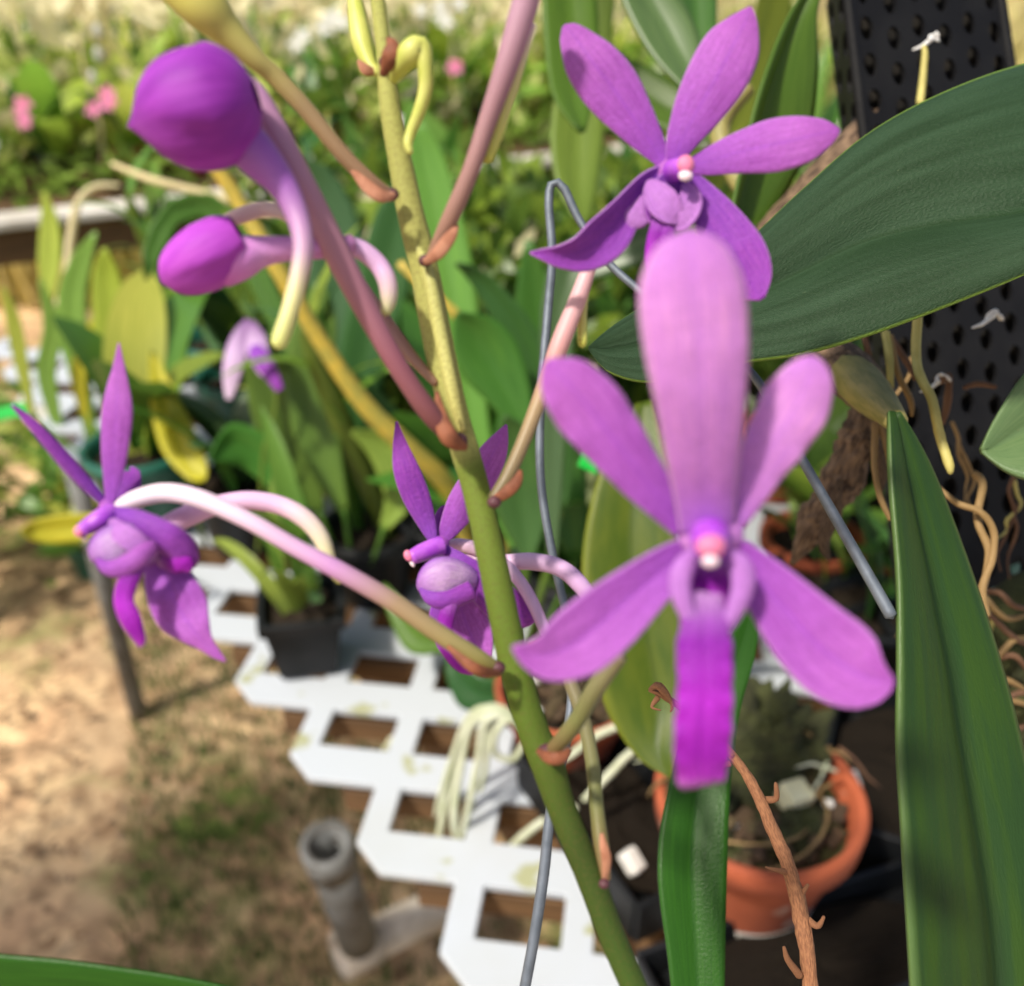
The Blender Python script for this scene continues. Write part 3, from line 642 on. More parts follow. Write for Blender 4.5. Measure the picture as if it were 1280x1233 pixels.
# plants standing on the earth between the benches, sunlit
cells = []
for i in range(9):
    for j in range(2):
        p = A + dr * (.1 + i * .25 + random.uniform(-.05, .05)) - nr * (.06 + .24 * j + random.uniform(-.05, .05)); cells.append((p.x, p.y))
crowd(cells, 0.0, 'on the earth', .34, (0, 2, 5, 4), ('black', 'green', 'clay'))
# far bench crowd: sunlight put into yellower leaf colours
cells = []
for i in range(16):
    for j in range(5):
        p = A + dr * (.1 + i * .21 + random.uniform(-.05, .05)) + nr * (.33 + j * .19 + random.uniform(-.04, .04)); cells.append((p.x, p.y))
crowd(cells, .765, 'on the far bench', .27, (2, 2, 4, 5, 4, 4), ('black', 'clay', 'green', 'black'))
tall = [A + dr * a_ - nr * b_ for a_, b_ in ((1.25, .16), (1.5, .22), (1.72, .12), (1.95, .2), (2.2, .12), (2.45, .2))]
crowd([(p.x, p.y) for p in tall], .0, 'before the far bench', .88, (0, 2, 5), ('black', 'green'))
# dry flower stalks and name tags standing among the far plants
for k in range(26):
    p = A + dr * random.uniform(.1, 3.2) + nr * random.uniform(.2, 1.1); h_ = random.uniform(.3, .55); q = Vector((p.x, p.y, .77)); tp_ = q + Vector((random.uniform(-.1, .1), random.uniform(-.05, .05), h_))
    lb = 'thin straw coloured dry flower stalk ' + near_mark(tp_)
    e = empty('dry_flower_stalk', q, lb, 'dry stalk', 'dry stalks on the far bench'); CROWD.append(e)
    tube_w('stalk', [q.lerp(tp_, i / 5) + Vector((.02 * math.sin(i), 0, 0)) for i in range(6)], [.004] * 6, mat['dry_stalk'], e, 6)
    for i in range(3): blob_w('seed_head', tp_ + Vector((random.uniform(-.03, .03), 0, -.05 * i)), (.010, .008, .018), mat['dry_stalk'] if k % 3 else mat['whiteflower'], e)
for k in range(14):
    p = A + dr * random.uniform(.1, 3.2) + nr * random.uniform(.12, .5); q = Vector((p.x, p.y, .86)); me = box_mesh('plant_tag', .022, .001, .07, .0003)
    o = link('plant_tag', me, mat['tag_white'], None, smooth=False); o.location = q; o.rotation_euler = (random.uniform(-.3, .1), random.uniform(-.3, .3), random.uniform(-.5, .5)); o['label'] = 'white name tag ' + near_mark(q); o['category'] = 'plant tag'; o['group'] = 'white name tags on the far bench'; CROWD.append(o)

# small leaves, shoots and weeds that fill the spaces between the plants: nobody could count them
def leaf_mass(name, m, n, area, z0, z1, l0, l1, label, up=.6):
    vs, fs, uv = [], [], []
    for _ in range(n):
        x, y = area(); c = Vector((x, y, random.uniform(z0, z1))); a = Vector((random.gauss(0, 1), random.gauss(0, 1), random.gauss(up, .8))).normalized(); b = a.cross(Vector((random.gauss(0, 1), random.gauss(0, 1), random.gauss(0, .6)))).normalized()
        l = random.uniform(l0, l1); w = l * random.uniform(.10, .2); n_ = a.cross(b) * l * .15; k = len(vs)
        vs += [c, c + a * l * .35 - b * w + n_ * .5, c + a * l * .35 + b * w + n_ * .5, c + a * l * .75 - b * w * .7 + n_ * .6, c + a * l * .75 + b * w * .7 + n_ * .6, c + a * l]
        uv += [(.5, 0), (0, .35), (1, .35), (0, .75), (1, .75), (.5, 1)]; fs += [(k, k + 2, k + 1), (k + 1, k + 2, k + 4, k + 3), (k + 3, k + 4, k + 5)]
    o = build(name, vs, fs, m, None, uv); o['kind'] = 'stuff'; o['label'] = label; return o
def near_area():
    while True:
        x = random.uniform(-.75, 1.2); y = random.uniform(.92, 1.55)
        if x > -.0475 - (y - .375) * .742 + .14 and x < .15 + y * .62 and noise.noise(Vector((x * 7, y * 7, 2))) > -.15 and px((x, y, .95))[0] > 300: return x, y
def far_area():
    while True:
        p = A + dr * random.uniform(-.1, 3.4) + nr * random.uniform(.20, 1.25)
        if noise.noise(Vector((p.x * 5, p.y * 5, 9))) > -.02: return p.x, p.y
def mid_area():
    while True:
        p = A + dr * random.uniform(-.2, 3.2) - nr * random.uniform(.03, .42)
        if noise.noise(Vector((p.x * 6, p.y * 6, 4))) > 0: return p.x, p.y
leaf_mass('foliage', GREENS[0], 2600, near_area, .78, 1.0, .035, .085, 'tangle of small green leaves between the pots of the near bench')
leaf_mass('foliage', GREENS[2], 1500, near_area, .80, 1.04, .03, .075, 'tangle of small lime green leaves between the pots of the near bench')
leaf_mass('foliage', mat['pale_leaf'], 500, near_area, .80, 1.02, .02, .05, 'small pale dry shoots and roots between the pots of the near bench')
leaf_mass('foliage', mat['far_leaf'], 3400, far_area, .78, 1.02, .04, .11, 'mass of sunlit yellow green leaves on the far bench')
def front_area():
    p = A + dr * random.uniform(-.1, 3.4) + nr * random.uniform(.11, .30); return p.x, p.y
leaf_mass('foliage', GREENS[5], 1100, front_area, .77, .84, .03, .07, 'low green leaves just behind the white board of the far bench')
leaf_mass('foliage', GREENS[2], 1300, far_area, .78, .96, .05, .12, 'mass of lime green leaves on the far bench')
leaf_mass('foliage', mat['pale_leaf'], 1500, far_area, .80, 1.16, .04, .14, 'pale straw coloured shoots above the plants of the far bench')
leaf_mass('foliage', GREENS[5], 1500, mid_area, .1, .50, .05, .12, 'weedy green leaves growing between the two benches')
leaf_mass('foliage', mat['far_leaf'], 900, mid_area, .1, .52, .04, .10, 'weedy yellow green leaves growing between the two benches')
# tall reeds and dry grass between far bench and fence
def area_reed(): return random.uniform(-3.8, 4.2), random.uniform(3.7, 5.1)
scatter_blades('dry_grass', mat['dry_grass'], 9000, area_reed, 1.15, .022, 'tall dry yellow grass standing before the fence', 'blade')

ORD = ['first', 'second', 'third', 'fourth', 'fifth', 'sixth', 'seventh', 'eighth', 'ninth', 'tenth', 'eleventh', 'twelfth', 'thirteenth', 'fourteenth']
by = {}
for o in CROWD: by.setdefault(o['label'], []).append(o)
for lb, os_ in by.items():
    if len(os_) > 1:
        os_.sort(key=lambda o: px(o.location)[0])
        for i, o in enumerate(os_): o['label'] = (lb + ', ' + (('the left one', 'the right one')[i] if len(os_) == 2 else ORD[min(i, 13)] + ' from the left')).replace('thin straw coloured dry', 'dry')
# ---- particular plants and things of the middle distance
def lilac_flower(root, c, s, m, n=5, a0=0.3):
    """small star flower made of a hub and petals, each its own mesh; children of root"""
    for i in range(n):
        a = a0 + i * 2 * math.pi / n; d = XA * math.cos(a) + UA * math.sin(a); sd = XA * -math.sin(a) + UA * math.cos(a)
        vs, fs, uv = [], [], []
        for q in range(6):
            t = q / 5; w = s * .30 * math.sin(math.pi * (t * .85 + .1)); p = c + d * s * t - FA * s * .18 * math.sin(t * 2.5)
            for sx in (-1, 0, 1): vs.append(p + sd * w * sx + FA * (abs(sx) * w * .3)); uv.append((sx / 2 + .5, t))
        for q in range(5):
            for j in range(2): k = q * 3 + j; fs.append((k, k + 1, k + 4, k + 3))
        build('petal', vs, fs, m, root, uv)
def flower_spike(u, v, d, label, m, cat='flower', n=3, spread=22, s=.02, foot=None, name='flower_spike', group=None):
    c = W(u, v, d); foot = foot or Vector((c.x + .03, c.y + .05, .80))
    r = empty(name, foot, label, cat, group)
    mid = (foot + c) / 2 + Vector((.02, 0, .02)); C = [foot, foot.lerp(mid, .5), mid, mid.lerp(c, .5), c]
    tube_w('stalk', C, [.0022] * 5, GREENS[5], r, 6)
    for i in range(n):
        p = W(u + random.uniform(-spread, spread), v + random.uniform(-spread * .6, spread * .6), d + random.uniform(-.02, .02))
        lilac_flower(r, p, s * random.uniform(.8, 1.15), m, a0=random.uniform(0, 1.2))
flower_spike(118, 122, 2.25, 'pink flowers on a stalk beyond the round purple bud', mat['pinkflower'], n=4, spread=26, s=.022)
flower_spike(14, 140, 2.25, 'pink flowers on a stalk at the edge of the far bench', mat['pinkflower'], n=3, spread=22, s=.024)
flower_spike(572, 92, 1.7, 'pink flower beyond the small curled green bud', mat['pinkflower'], n=2, spread=12, s=.018)
flower_spike(402, 40, 2.1, 'white flowers above the olive pedicel', mat['whiteflower'], n=5, spread=34, s=.024)
flower_spike(560, 20, 2.2, 'white flowers behind the mauve pedicel', mat['whiteflower'], n=5, spread=34, s=.022)
flower_spike(60, 505, 1.75, 'white flowers with a pink centre by the green tag', mat['whiteflower'], n=3, spread=22, s=.034)
flower_spike(95, 560, 1.72, 'white flowers just above the grey leg', mat['whiteflower'], n=3, spread=18, s=.030)
# pale lilac drooping flower
f0 = W(330, 560, .80); r = empty('flower_spike', Vector((f0.x, f0.y + .03, .757)), 'pale lilac drooping flower with a dark violet lip above the black pots', 'flower')
tube('stalk', [(322, 690, .86, 2), (326, 620, .82, 2), (330, 560, .80, 2), (345, 500, .79, 2), (335, 430, .78, 2), (312, 402, .78, 2)], GREENS[5], r)
petal('petal', [(312, 400, .78, 5), (300, 425, .775, 12), (292, 455, .77, 13), (288, 482, .77, 9), (286, 500, .77, 3)], mat['lilacflower'], r, .1, solid=.0005)
petal('petal', [(312, 402, .78, 6), (318, 425, .775, 15), (325, 450, .77, 12), (330, 470, .77, 4)], mat['lilacflower'], r, .1, solid=.0005)
petal('lip', [(314, 430, .775, 6), (326, 448, .765, 12), (340, 470, .76, 9), (350, 488, .76, 5)], mat['petal_deep'], r, .15, solid=.0005)

ds = empty('dry_twig', W(300, 262, 1.0), 'thin tan dry twig slanting just above the long purple bud', 'twig')
tube('stalk', [(140, 205, 1.02, 3), (190, 225, 1.0, 5), (240, 238, 1.0, 5), (290, 252, 1.0, 5), (340, 270, 1.0, 4)], mat['dry_stalk'], ds, ring=8)
ds = empty('dry_twig', W(66, 380, 1.35), 'pale cream bent twig crossing the white front board of the far bench', 'twig')
tube('stalk', [(150, 232, 1.36, 2), (118, 234, 1.36, 4), (97, 256, 1.35, 5), (88, 300, 1.35, 5), (82, 350, 1.35, 4), (66, 390, 1.35, 2)], mat['pale_leaf'], ds, ring=8)
# yellow canes
yc = empty('yellow_cane_plant', W(600, 760, .88), 'long yellow canes of a leafless orchid slanting behind the purple buds', 'orchid cane')
tube('cane', [(262, 195, .66, 10), (300, 255, .67, 10), (350, 340, .68, 11), (400, 425, .70, 11), (455, 505, .72, 12), (510, 560, .74, 13), (560, 610, .77, 13), (585, 680, .81, 11), (600, 760, .88, 9)], mat['cane_yellow'], yc, ring=12)
tube('cane', [(500, 330, .70, 6), (560, 385, .70, 7), (620, 440, .71, 8), (670, 480, .72, 8), (700, 560, .74, 8), (640, 670, .80, 7), (602, 760, .88, 6)], mat['cane_yellow'], yc, ring=12)
# particular large blurred leaves (each belongs to a clump named by what it stands by)
def leaf_plant(label, foot, leaves, name='orchid_leaf_cluster', cat='orchid'):
    grow = name in ('orchid_leaf_cluster', 'yellow_orchid_leaf')
    if grow: foot = Vector((foot.x, foot.y + .02, .757))
    r = empty(name, foot, label, cat)
    for rows_, m, cr in leaves:
        sheet('leaf', rows_, m, r, crease=cr, n=18, cols=9, solid=.0012)
        if grow:                                      # the leaf's own stalk down to the bench
            a = rows_[0]; b = W((a[0] + a[2]) / 2, (a[1] + a[3]) / 2, (a[4] + a[5]) / 2); c2 = Vector((foot.x * .5 + b.x * .5, foot.y * .6 + b.y * .4, foot.z * .6 + b.z * .4))
            C = [foot.lerp(c2, t / 5).lerp(c2.lerp(b, t / 5), t / 5) for t in range(6)]
            tube_w('leaf_stalk', C, [.0026, .0024, .0022, .002, .002, .0022], GREENS[5], r, 7)
    return r
def LR(cen, d, mf=.5):   # (u,v,halfwidth) centreline -> rows
    out = []
    for i, (u, v, w) in enumerate(cen):
        a = cen[max(0, i - 1)]; b = cen[min(len(cen) - 1, i + 1)]; tx, ty = b[0] - a[0], b[1] - a[1]; l = math.hypot(tx, ty) or 1
        nx, ny = ty / l, -tx / l; dd = d if not isinstance(d, (list, tuple)) else d[0] + (d[1] - d[0]) * i / (len(cen) - 1)
        out.append((u - nx * w, v - ny * w, u + nx * w, v + ny * w, dd, dd + .004, mf))
    return out
g0, g1, g2, g3, g4, g5 = GREENS
leaf_plant('clump of mid green leaves with a heart shaped one right of the flower stem', W(640, 720, .72), [
    (LR([(660, 560, 5), (640, 500, 26), (612, 450, 40), (590, 415, 30), (570, 392, 3)], (.62, .60)), g0, .1),
    (LR([(700, 640, 8), (690, 560, 30), (680, 500, 26), (650, 420, 22), (600, 350, 12), (570, 330, 2)], (.66, .62)), g1, .1),
    (LR([(660, 700, 6), (655, 640, 34), (650, 590, 38), (640, 545, 24), (630, 520, 3)], (.60, .58)), g1, .1),
    (LR([(720, 700, 8), (705, 620, 30), (690, 500, 34), (670, 380, 26), (660, 300, 4)], (.75, .70)), g0, .12),
    (LR([(640, 620, 6), (600, 560, 16), (560, 330, 30), (530, 200, 26), (520, 150, 4)], (.80, .78)), g5, .12),
    (LR([(690, 700, 6), (700, 380, 24), (740, 320, 34), (800, 300, 30), (850, 290, 4)], (.52, .5)), g3, .1)])
leaf_plant('clump of green leaves between the purple buds and the side view flowers', W(430, 640, .85), [
    (LR([(400, 640, 6), (370, 580, 30), (350, 520, 34), (330, 460, 26), (310, 420, 3)], (.84, .8)), g0, .1),
    (LR([(430, 640, 6), (400, 560, 26), (385, 480, 30), (395, 400, 26), (400, 350, 3)], (.82, .8)), g5, .1),
    (LR([(380, 640, 6), (330, 575, 24), (290, 555, 26), (262, 575, 3)], (.84, .8)), g0, .1),
    (LR([(470, 650, 8), (450, 480, 30), (480, 350, 34), (500, 260, 26), (520, 200, 4)], (.9, .85)), g1, .1),
    (LR([(450, 640, 8), (420, 420, 30), (420, 310, 36), (395, 230, 26), (350, 190, 4)], (.92, .88)), g3, .1),
    (LR([(480, 660, 6), (500, 620, 20), (480, 560, 22), (440, 540, 3)], (.8, .78)), g5, .1),
    (LR([(450, 640, 5), (300, 300, 16), (230, 260, 18), (195, 300, 15), (182, 350, 2)], (.95, .9)), g0, .1)])
leaf_plant('lime green leaves catching the sun behind the left buds', W(160, 640, 1.1), [
    (LR([(150, 560, 4), (140, 480, 18), (138, 400, 22), (132, 340, 16), (130, 310, 2)], (1.1, 1.05)), g2, .1),
    (LR([(210, 560, 4), (205, 480, 22), (215, 420, 22), (222, 370, 16), (224, 340, 2)], (1.1, 1.05)), g2, .1),
    (LR([(60, 380, 4), (62, 330, 14), (62, 280, 12), (55, 240, 2)], (1.4, 1.35)), g4, .1),
    (LR([(40, 520, 4), (26, 450, 9), (16, 400, 9), (4, 360, 2)], (1.15, 1.1)), g4, .1),
    (LR([(80, 560, 4), (58, 470, 12), (66, 410, 12), (50, 350, 2)], (1.25, 1.2)), g5, .1),
    (LR([(110, 540, 4), (98, 470, 9), (112, 420, 9), (128, 390, 2)], (1.2, 1.15)), mat['yellow_leaf'], .1),
    (LR([(180, 600, 6), (185, 520, 30), (160, 440, 30), (150, 400, 3)], (1.15, 1.1)), g0, .1),
    (LR([(120, 580, 4), (90, 400, 18), (100, 330, 14), (120, 290, 2)], (1.2, 1.15)), g5, .1)])
leaf_plant('bright yellowing leaf hanging over the green pot', W(240, 640, .95), [
    (LR([(190, 440, 4), (205, 500, 18), (225, 555, 24), (248, 592, 14), (256, 600, 2)], (.92, .9)), mat['yellow_leaf'], .12)], name='yellow_orchid_leaf', cat='leaf')
leaf_plant('yellow leaf poking out behind the left side view flower', W(200, 655, .9), [
    (LR([(150, 650, 4), (110, 658, 16), (70, 662, 18), (40, 664, 12), (27, 665, 2)], (.82, .80)), mat['yellow_leaf'], .12)], name='yellow_orchid_leaf', cat='leaf')
# leaves hanging at the top
leaf_plant('clump of broad leaves hanging down behind the upper flower', W(760, -140, .50), [
    (LR([(720, -130, 30), (712, -30, 34), (715, 60, 34), (718, 120, 26), (728, 165, 4)], (.46, .42)), mat['top_leaf'], .1),
    (LR([(760, -120, 20), (735, 60, 28), (722, 160, 34), (722, 230, 26), (730, 285, 4)], (.56, .52)), g5, .1),
    (LR([(780, -130, 20), (800, -30, 30), (835, 40, 34), (862, 90, 22), (880, 130, 3)], (.42, .40)), g3, .12),
    (LR([(860, -130, 20), (868, -40, 26), (872, 40, 24), (880, 110, 14), (890, 160, 2)], (.44, .42)), g1, .12),
    (LR([(700, 60, 10), (760, 90, 26), (830, 130, 30), (880, 160, 18), (900, 175, 2)], (.60, .56)), g0, .1),
    (LR([(980, -120, 14), (965, 20, 22), (930, 130, 22), (880, 230, 20), (800, 300, 18), (760, 330, 3)], (.62, .58)), g2, .1)], name='hanging_orchid', cat='orchid')

# pots of the middle distance
p = G(382, 850); yo = plant(p.x, p.y + .02, .756, 'strap', .17, 9, 5, 'young orchid in a square black pot on the white lattice', 'square', rz=.2); yo.scale = (.86,) * 3
p = G(195, 660); plant(p.x, p.y, .756, 'oval', .24, 6, 0, 'orchid in a dark green round pot behind the left flower', 'green', rz=.5)
p = G(470, 745); plant(p.x, p.y, .756, 'cane', .22, 14, 1, 'orchid in a round black pot just behind the side view flowers', 'black', rz=1.5)
p = G(300, 705); plant(p.x, p.y + .03, .756, 'oval', .15, 6, 3, 'low dark leaved orchid in a black pot behind the young one', 'black', rz=2.5)
p = G(560, 760); plant(p.x, p.y + .04, .756, 'oval', .2, 9, 0, 'leafy orchid in a black pot hidden by the flower stem', 'black', rz=.5)

# tags
def tag_plate(label, u, v, d, w, h, m, rot):
    c = W(u, v, d); me = box_mesh('plant_tag', w, .001, h, .0003); o = link('plant_tag', me, m, None, smooth=False); o.location = c; o.rotation_euler = rot; o['label'] = label; o['category'] = 'plant tag'
tag_plate('small bright green plant tag left of the front flower', 738, 578, .50, .011, .009, mat['tag_green'], (-.5, .5, 0))
tag_plate('green plant tag beside the tip of the thin left petal', 8, 516, .9, .04, .012, mat['tag_green'], (-.5, -.2, 0))

# terracotta pots
def big_pot(label, x, y, z, r, h, mix):
    t = empty('terracotta_pot', (x, y, z), label, 'flower pot')
    me = lathe_mesh('pot', [(0, 0), (r * .60, 0), (r * .64, .004), (r * .66, .010), (r * .90, h * .78), (r * .91, h * .79), (r * 1.0, h * .80), (r * 1.02, h * .97), (r, h), (r * .93, h), (r * .90, h * .95), (r * .82, h * .7), (0, h * .68)], 48)
    link('pot', me, mat['terracotta'], t)
    me = lathe_mesh('lime_band', [(r * .645, .004), (r * .665, .010), (r * .70, .018), (r * .695, .020)], 48); o = link('lime_band', me, mat['white_paint'], t); o.scale = (1.006, 1.006, 1)
    vs, fs = [], []
    for i in range(9):
        for j in range(30):
            th = j * 2 * math.pi / 30; q = r * .86 * i / 8; vs.append((q * math.cos(th), q * math.sin(th), h * .80 + .010 * noise.noise(Vector((q * math.cos(th) * 60, q * math.sin(th) * 60, 1)))))
    for i in range(8):
        for j in range(30): fs.append((i * 30 + j, (i + 1) * 30 + j, (i + 1) * 30 + (j + 1) % 30, i * 30 + (j + 1) % 30))
    me = bpy.data.meshes.new('potting_mix'); me.from_pydata(vs, [], fs); me.update(); link('potting_mix', me, mix, t)
    for k in range(90):
        a = random.uniform(0, 6.28); q = r * .78 * math.sqrt(random.random())
        me = box_mesh('bark_chip', random.uniform(.006, .014), random.uniform(.005, .009), .004, .001)
        o = link('bark_chip', me, mat['bark'] if random.random() < .97 else mat['perlite'], t, smooth=False); o.location = (q * math.cos(a), q * math.sin(a), h * .82 + random.uniform(0, .012)); o.rotation_euler = (random.uniform(-.6, .6), random.uniform(-.6, .6), a)
    return t
PB = G(926, 1126)
bp = big_pot('large terracotta pot of moss and bark chips standing below the front flower', PB.x, PB.y, .756, .0625, .096, mat['moss'])
def mound(c, rx, ry, rz, m, parent, name='moss_mound'):
    vs, fs = [], []; a_, b_ = 34, 22
    for i in range(b_):
        ph = (math.pi / 2) * i / (b_ - 1)
        for j in range(a_):
            th = 2 * math.pi * j / a_; d = Vector((math.cos(th) * math.cos(ph), math.sin(th) * math.cos(ph), math.sin(ph)))
            f = 1 + .35 * noise.noise(d * 3.1 + Vector(c) * 9) + .22 * noise.noise(d * 9)
            vs.append(Vector(c) + Vector((d.x * rx, d.y * ry, d.z * rz)) * f)
    for i in range(b_ - 1):
        for j in range(a_): j2 = (j + 1) % a_; fs.append((i * a_ + j, i * a_ + j2, (i + 1) * a_ + j2, (i + 1) * a_ + j))
    return build(name, vs, fs, m, parent)
mound(Vector(bp.location) + Vector((-.002, .030, .078)), .052, .030, .062, mat['moss'], bp)
mound(Vector(bp.location) + Vector((-.035, .006, .078)), .022, .030, .030, mat['moss'], bp)
mound(Vector(bp.location) + Vector((.02, -.016, .074)), .030, .022, .018, mat['moss'], bp)
rq = random.Random(5)
for k in range(26):
    a = rq.uniform(-.3, 3.4); q = Vector(bp.location) + Vector((.046 * math.cos(a), .012 + .036 * math.sin(a), .088 + rq.uniform(0, .04))); C = [q]
    dv = Vector((rq.uniform(-1, 1), rq.uniform(-1, .3), rq.uniform(-.4, .9))).normalized()
    for i in range(6): dv = (dv + Vector((rq.uniform(-.5, .5), rq.uniform(-.5, .5), rq.uniform(-.6, .3)))).normalized(); C.append(C[-1] + dv * .006)
    tube_w('root', C, [.0012, .0012, .001, .001, .0008, .0006, .0003], mat[('root_pale', 'root_tan', 'root_brown')[k % 3]], bp, 6)
# tan block in the pot, pale roots and moss mound
me = box_mesh('foam_cube', .017, .015, .022, .001); o = link('foam_cube', me, mat['cream_foam'], bp, smooth=False); o.location = W(990, 1000, .585) - Vector(bp.location); o.rotation_euler = (.2, .1, .4)
for k in range(3):
    a = random.uniform(0, 6.28); C = []
    for i in range(9):
        t_ = i / 8; q = .052 * (1 - .4 * t_); C.append(Vector(bp.location) + Vector((q * math.cos(a + t_ * 2.2), q * math.sin(a + t_ * 2.2), .086 + .012 * math.sin(t_ * 3.1))))
    tube_w('root', C, [.0010] * 9, mat['root_tan'], bp, 6)
PC = G(705, 950); PC.y += .0
tp = big_pot('smaller terracotta pot behind the flower stem, pale roots spilling over its rim', PC.x, PC.y, .756, .052, .07, mat['soil'])
def root_px(name, pts, m, parent, ring=7, knob=.15): return tube(name, pts, m, parent, ring=ring, knob=knob)
rp = [[(655, 905, .66, 4), (625, 885, .66, 5), (600, 890, .665, 5), (580, 930, .68, 5), (562, 980, .69, 5), (548, 1050, .70, 5), (535, 1090, .71, 3)],
      [(665, 915, .66, 4), (620, 893, .655, 5), (590, 905, .66, 5), (578, 950, .67, 5), (568, 1010, .68, 6), (572, 1060, .69, 5)],
      [(650, 900, .66, 4), (610, 885, .66, 5), (585, 898, .67, 4), (568, 940, .68, 4), (552, 990, .69, 4), (545, 1020, .70, 3)],
      [(668, 912, .66, 4), (630, 895, .65, 5), (605, 905, .65, 5), (598, 950, .66, 5), (588, 1000, .67, 5), (575, 1060, .69, 4), (568, 1100, .70, 3)],
      [(660, 905, .66, 4), (625, 890, .67, 5), (612, 910, .67, 5), (607, 960, .68, 4), (600, 990, .69, 3)],
      [(670, 925, .66, 4), (640, 900, .65, 5), (622, 912, .65, 5), (618, 940, .66, 5), (640, 950, .665, 4), (655, 930, .67, 4)],
      [(720, 1010, .67, 5), (690, 1020, .68, 5), (655, 1045, .69, 6), (625, 1075, .70, 5), (600, 1100, .71, 3)],
      [(500, 905, .80, 4), (490, 925, .80, 5), (480, 938, .81, 4)],
      [(730, 1000, .63, 4), (760, 970, .63, 5), (790, 940, .63, 5), (820, 930, .64, 4)],
      [(660, 930, .66, 3), (700, 950, .62, 4), (745, 920, .62, 5), (790, 900, .62, 5), (810, 880, .63, 4)]]
for q in rp: root_px('root', q, mat['root_pale'], tp)
leaf_plant('dark green leaf lying on the bench left of the smaller clay pot', W(600, 850, .76), [
    (LR([(640, 850, 8), (620, 870, 22), (590, 865, 24), (570, 840, 14), (560, 820, 2)], (.74, .76)), g1, .1),
    (LR([(640, 800, 6), (560, 800, 16), (520, 800, 18), (495, 760, 12), (480, 730, 2)], (.76, .80)), g0, .1)])

# black trays and pots right of the stem
def tray(label, u, v, sx, sy, h, rz):
    c = G(u, v); t = empty('plant_tray', (c.x, c.y, .756), label, 'tray', rz=rz)
    for nm, a, b, cc, x, y, z in (('floor', sx, sy, .004, 0, 0, .002), ('side', sx, .004, h, 0, -sy / 2, h / 2), ('side', sx, .004, h, 0, sy / 2, h / 2), ('side', .004, sy - .004, h, -sx / 2, 0, h / 2), ('side', .004, sy - .004, h, sx / 2, 0, h / 2)):
        o = link('base' if nm == 'floor' else nm, box_mesh(nm, a, b, cc, .0008), mat['black_plastic'], t, smooth=False); o.location = (x, y, z)
    vs, fs = [], []
    me = soil_mesh(.5, mat['soil']); o = link('potting_mix', me, None, t, smooth=False); o.scale = (sx * .95, sy * .95, 1); o.location.z = h * .5
    for k in range(2):
        me = box_mesh('perlite_lump', random.uniform(.010, .016), random.uniform(.008, .012), .010, .0015); o = link('perlite_lump', me, mat['perlite'], t, smooth=False); o.location = (random.uniform(-.45, .45) * sx, random.uniform(-.45, .45) * sy, h * .6 + .003); o.rotation_euler = (random.random() * 3, random.random() * 3, random.random() * 3)
tray('black plastic tray of dark mix with white lumps right of the large clay pot', 1130, 1010, .12, .16, .045, -.4)
tray('black plastic tray below the large clay pot at the bottom of the view', 1010, 1235, .20, .07, .03, .35)
tray('black plastic tray behind the flower stem left of the large clay pot', 770, 1050, .075, .15, .035, .5)
for (u, v, lb) in ((800, 905, 'small black pot of dark mix behind the lip of the front flower'), (1075, 850, 'small black pot of dark mix behind the right lower petal'), (1010, 815, 'small black pot behind the large clay pot'), (1150, 870, 'small black pot hidden behind the right strap leaf')):
    p = G(u, v); plant(p.x, p.y, .756, 'strap', .13, 5, 1, lb, 'black', rz=random.random() * 6)
p = G(720, 800); plant(p.x, p.y, .756, 'oval', .22, 8, 0, 'orchid with glossy leaves in a black pot behind the wire hook', 'black', rz=2.0)
p = G(1000, 760); plant(p.x, p.y, .756, 'oval', .20, 8, 5, 'orchid with bright leaves in a clay pot behind the brown canes', 'clay', rz=1.0)
p = G(1190, 760); plant(p.x, p.y, .756, 'strap', .22, 8, 1, 'orchid in a green pot behind the perforated basket', 'green', rz=1.0)

# pipes on the earth below the bench
def pipe(label, a, b, r, m, hollow=True):
    t = empty('pipe', a, label, 'pipe'); d = (b - a); L_ = d.length
    me = lathe_mesh('tube', [(r * .8, 0), (r, 0), (r, L_), (r * .8, L_), (r * .8, 0)], 24); o = link('tube', me, m, t); o.rotation_euler = d.to_track_quat('Z', 'Y').to_euler()
    me = lathe_mesh('collar', [(r, 0), (r * 1.16, .001), (r * 1.16, .05), (r, .051)], 24); o2 = link('collar', me, m, t); o2.rotation_euler = o.rotation_euler; o2.location = d.normalized() * (L_ - .05)
pipe('short grey upright pipe with an open end below the bench edge', W(448, 1175, 1.26), W(408, 1055, 1.08), .026, mat['grey_pipe'])
pipe('dirty tan pipe lying on the earth beneath the bench edge', W(620, 1100, 1.42), W(425, 1195, 1.27), .028, mat['tan_pipe'])

# ================================================================== RIGHT: basket, big leaves, canes, roots
bl = empty('broad_leaf_orchid', W(1110, 500, .27), 'orchid with huge dark green leaves, brown canes and dangling roots by the black basket', 'orchid')
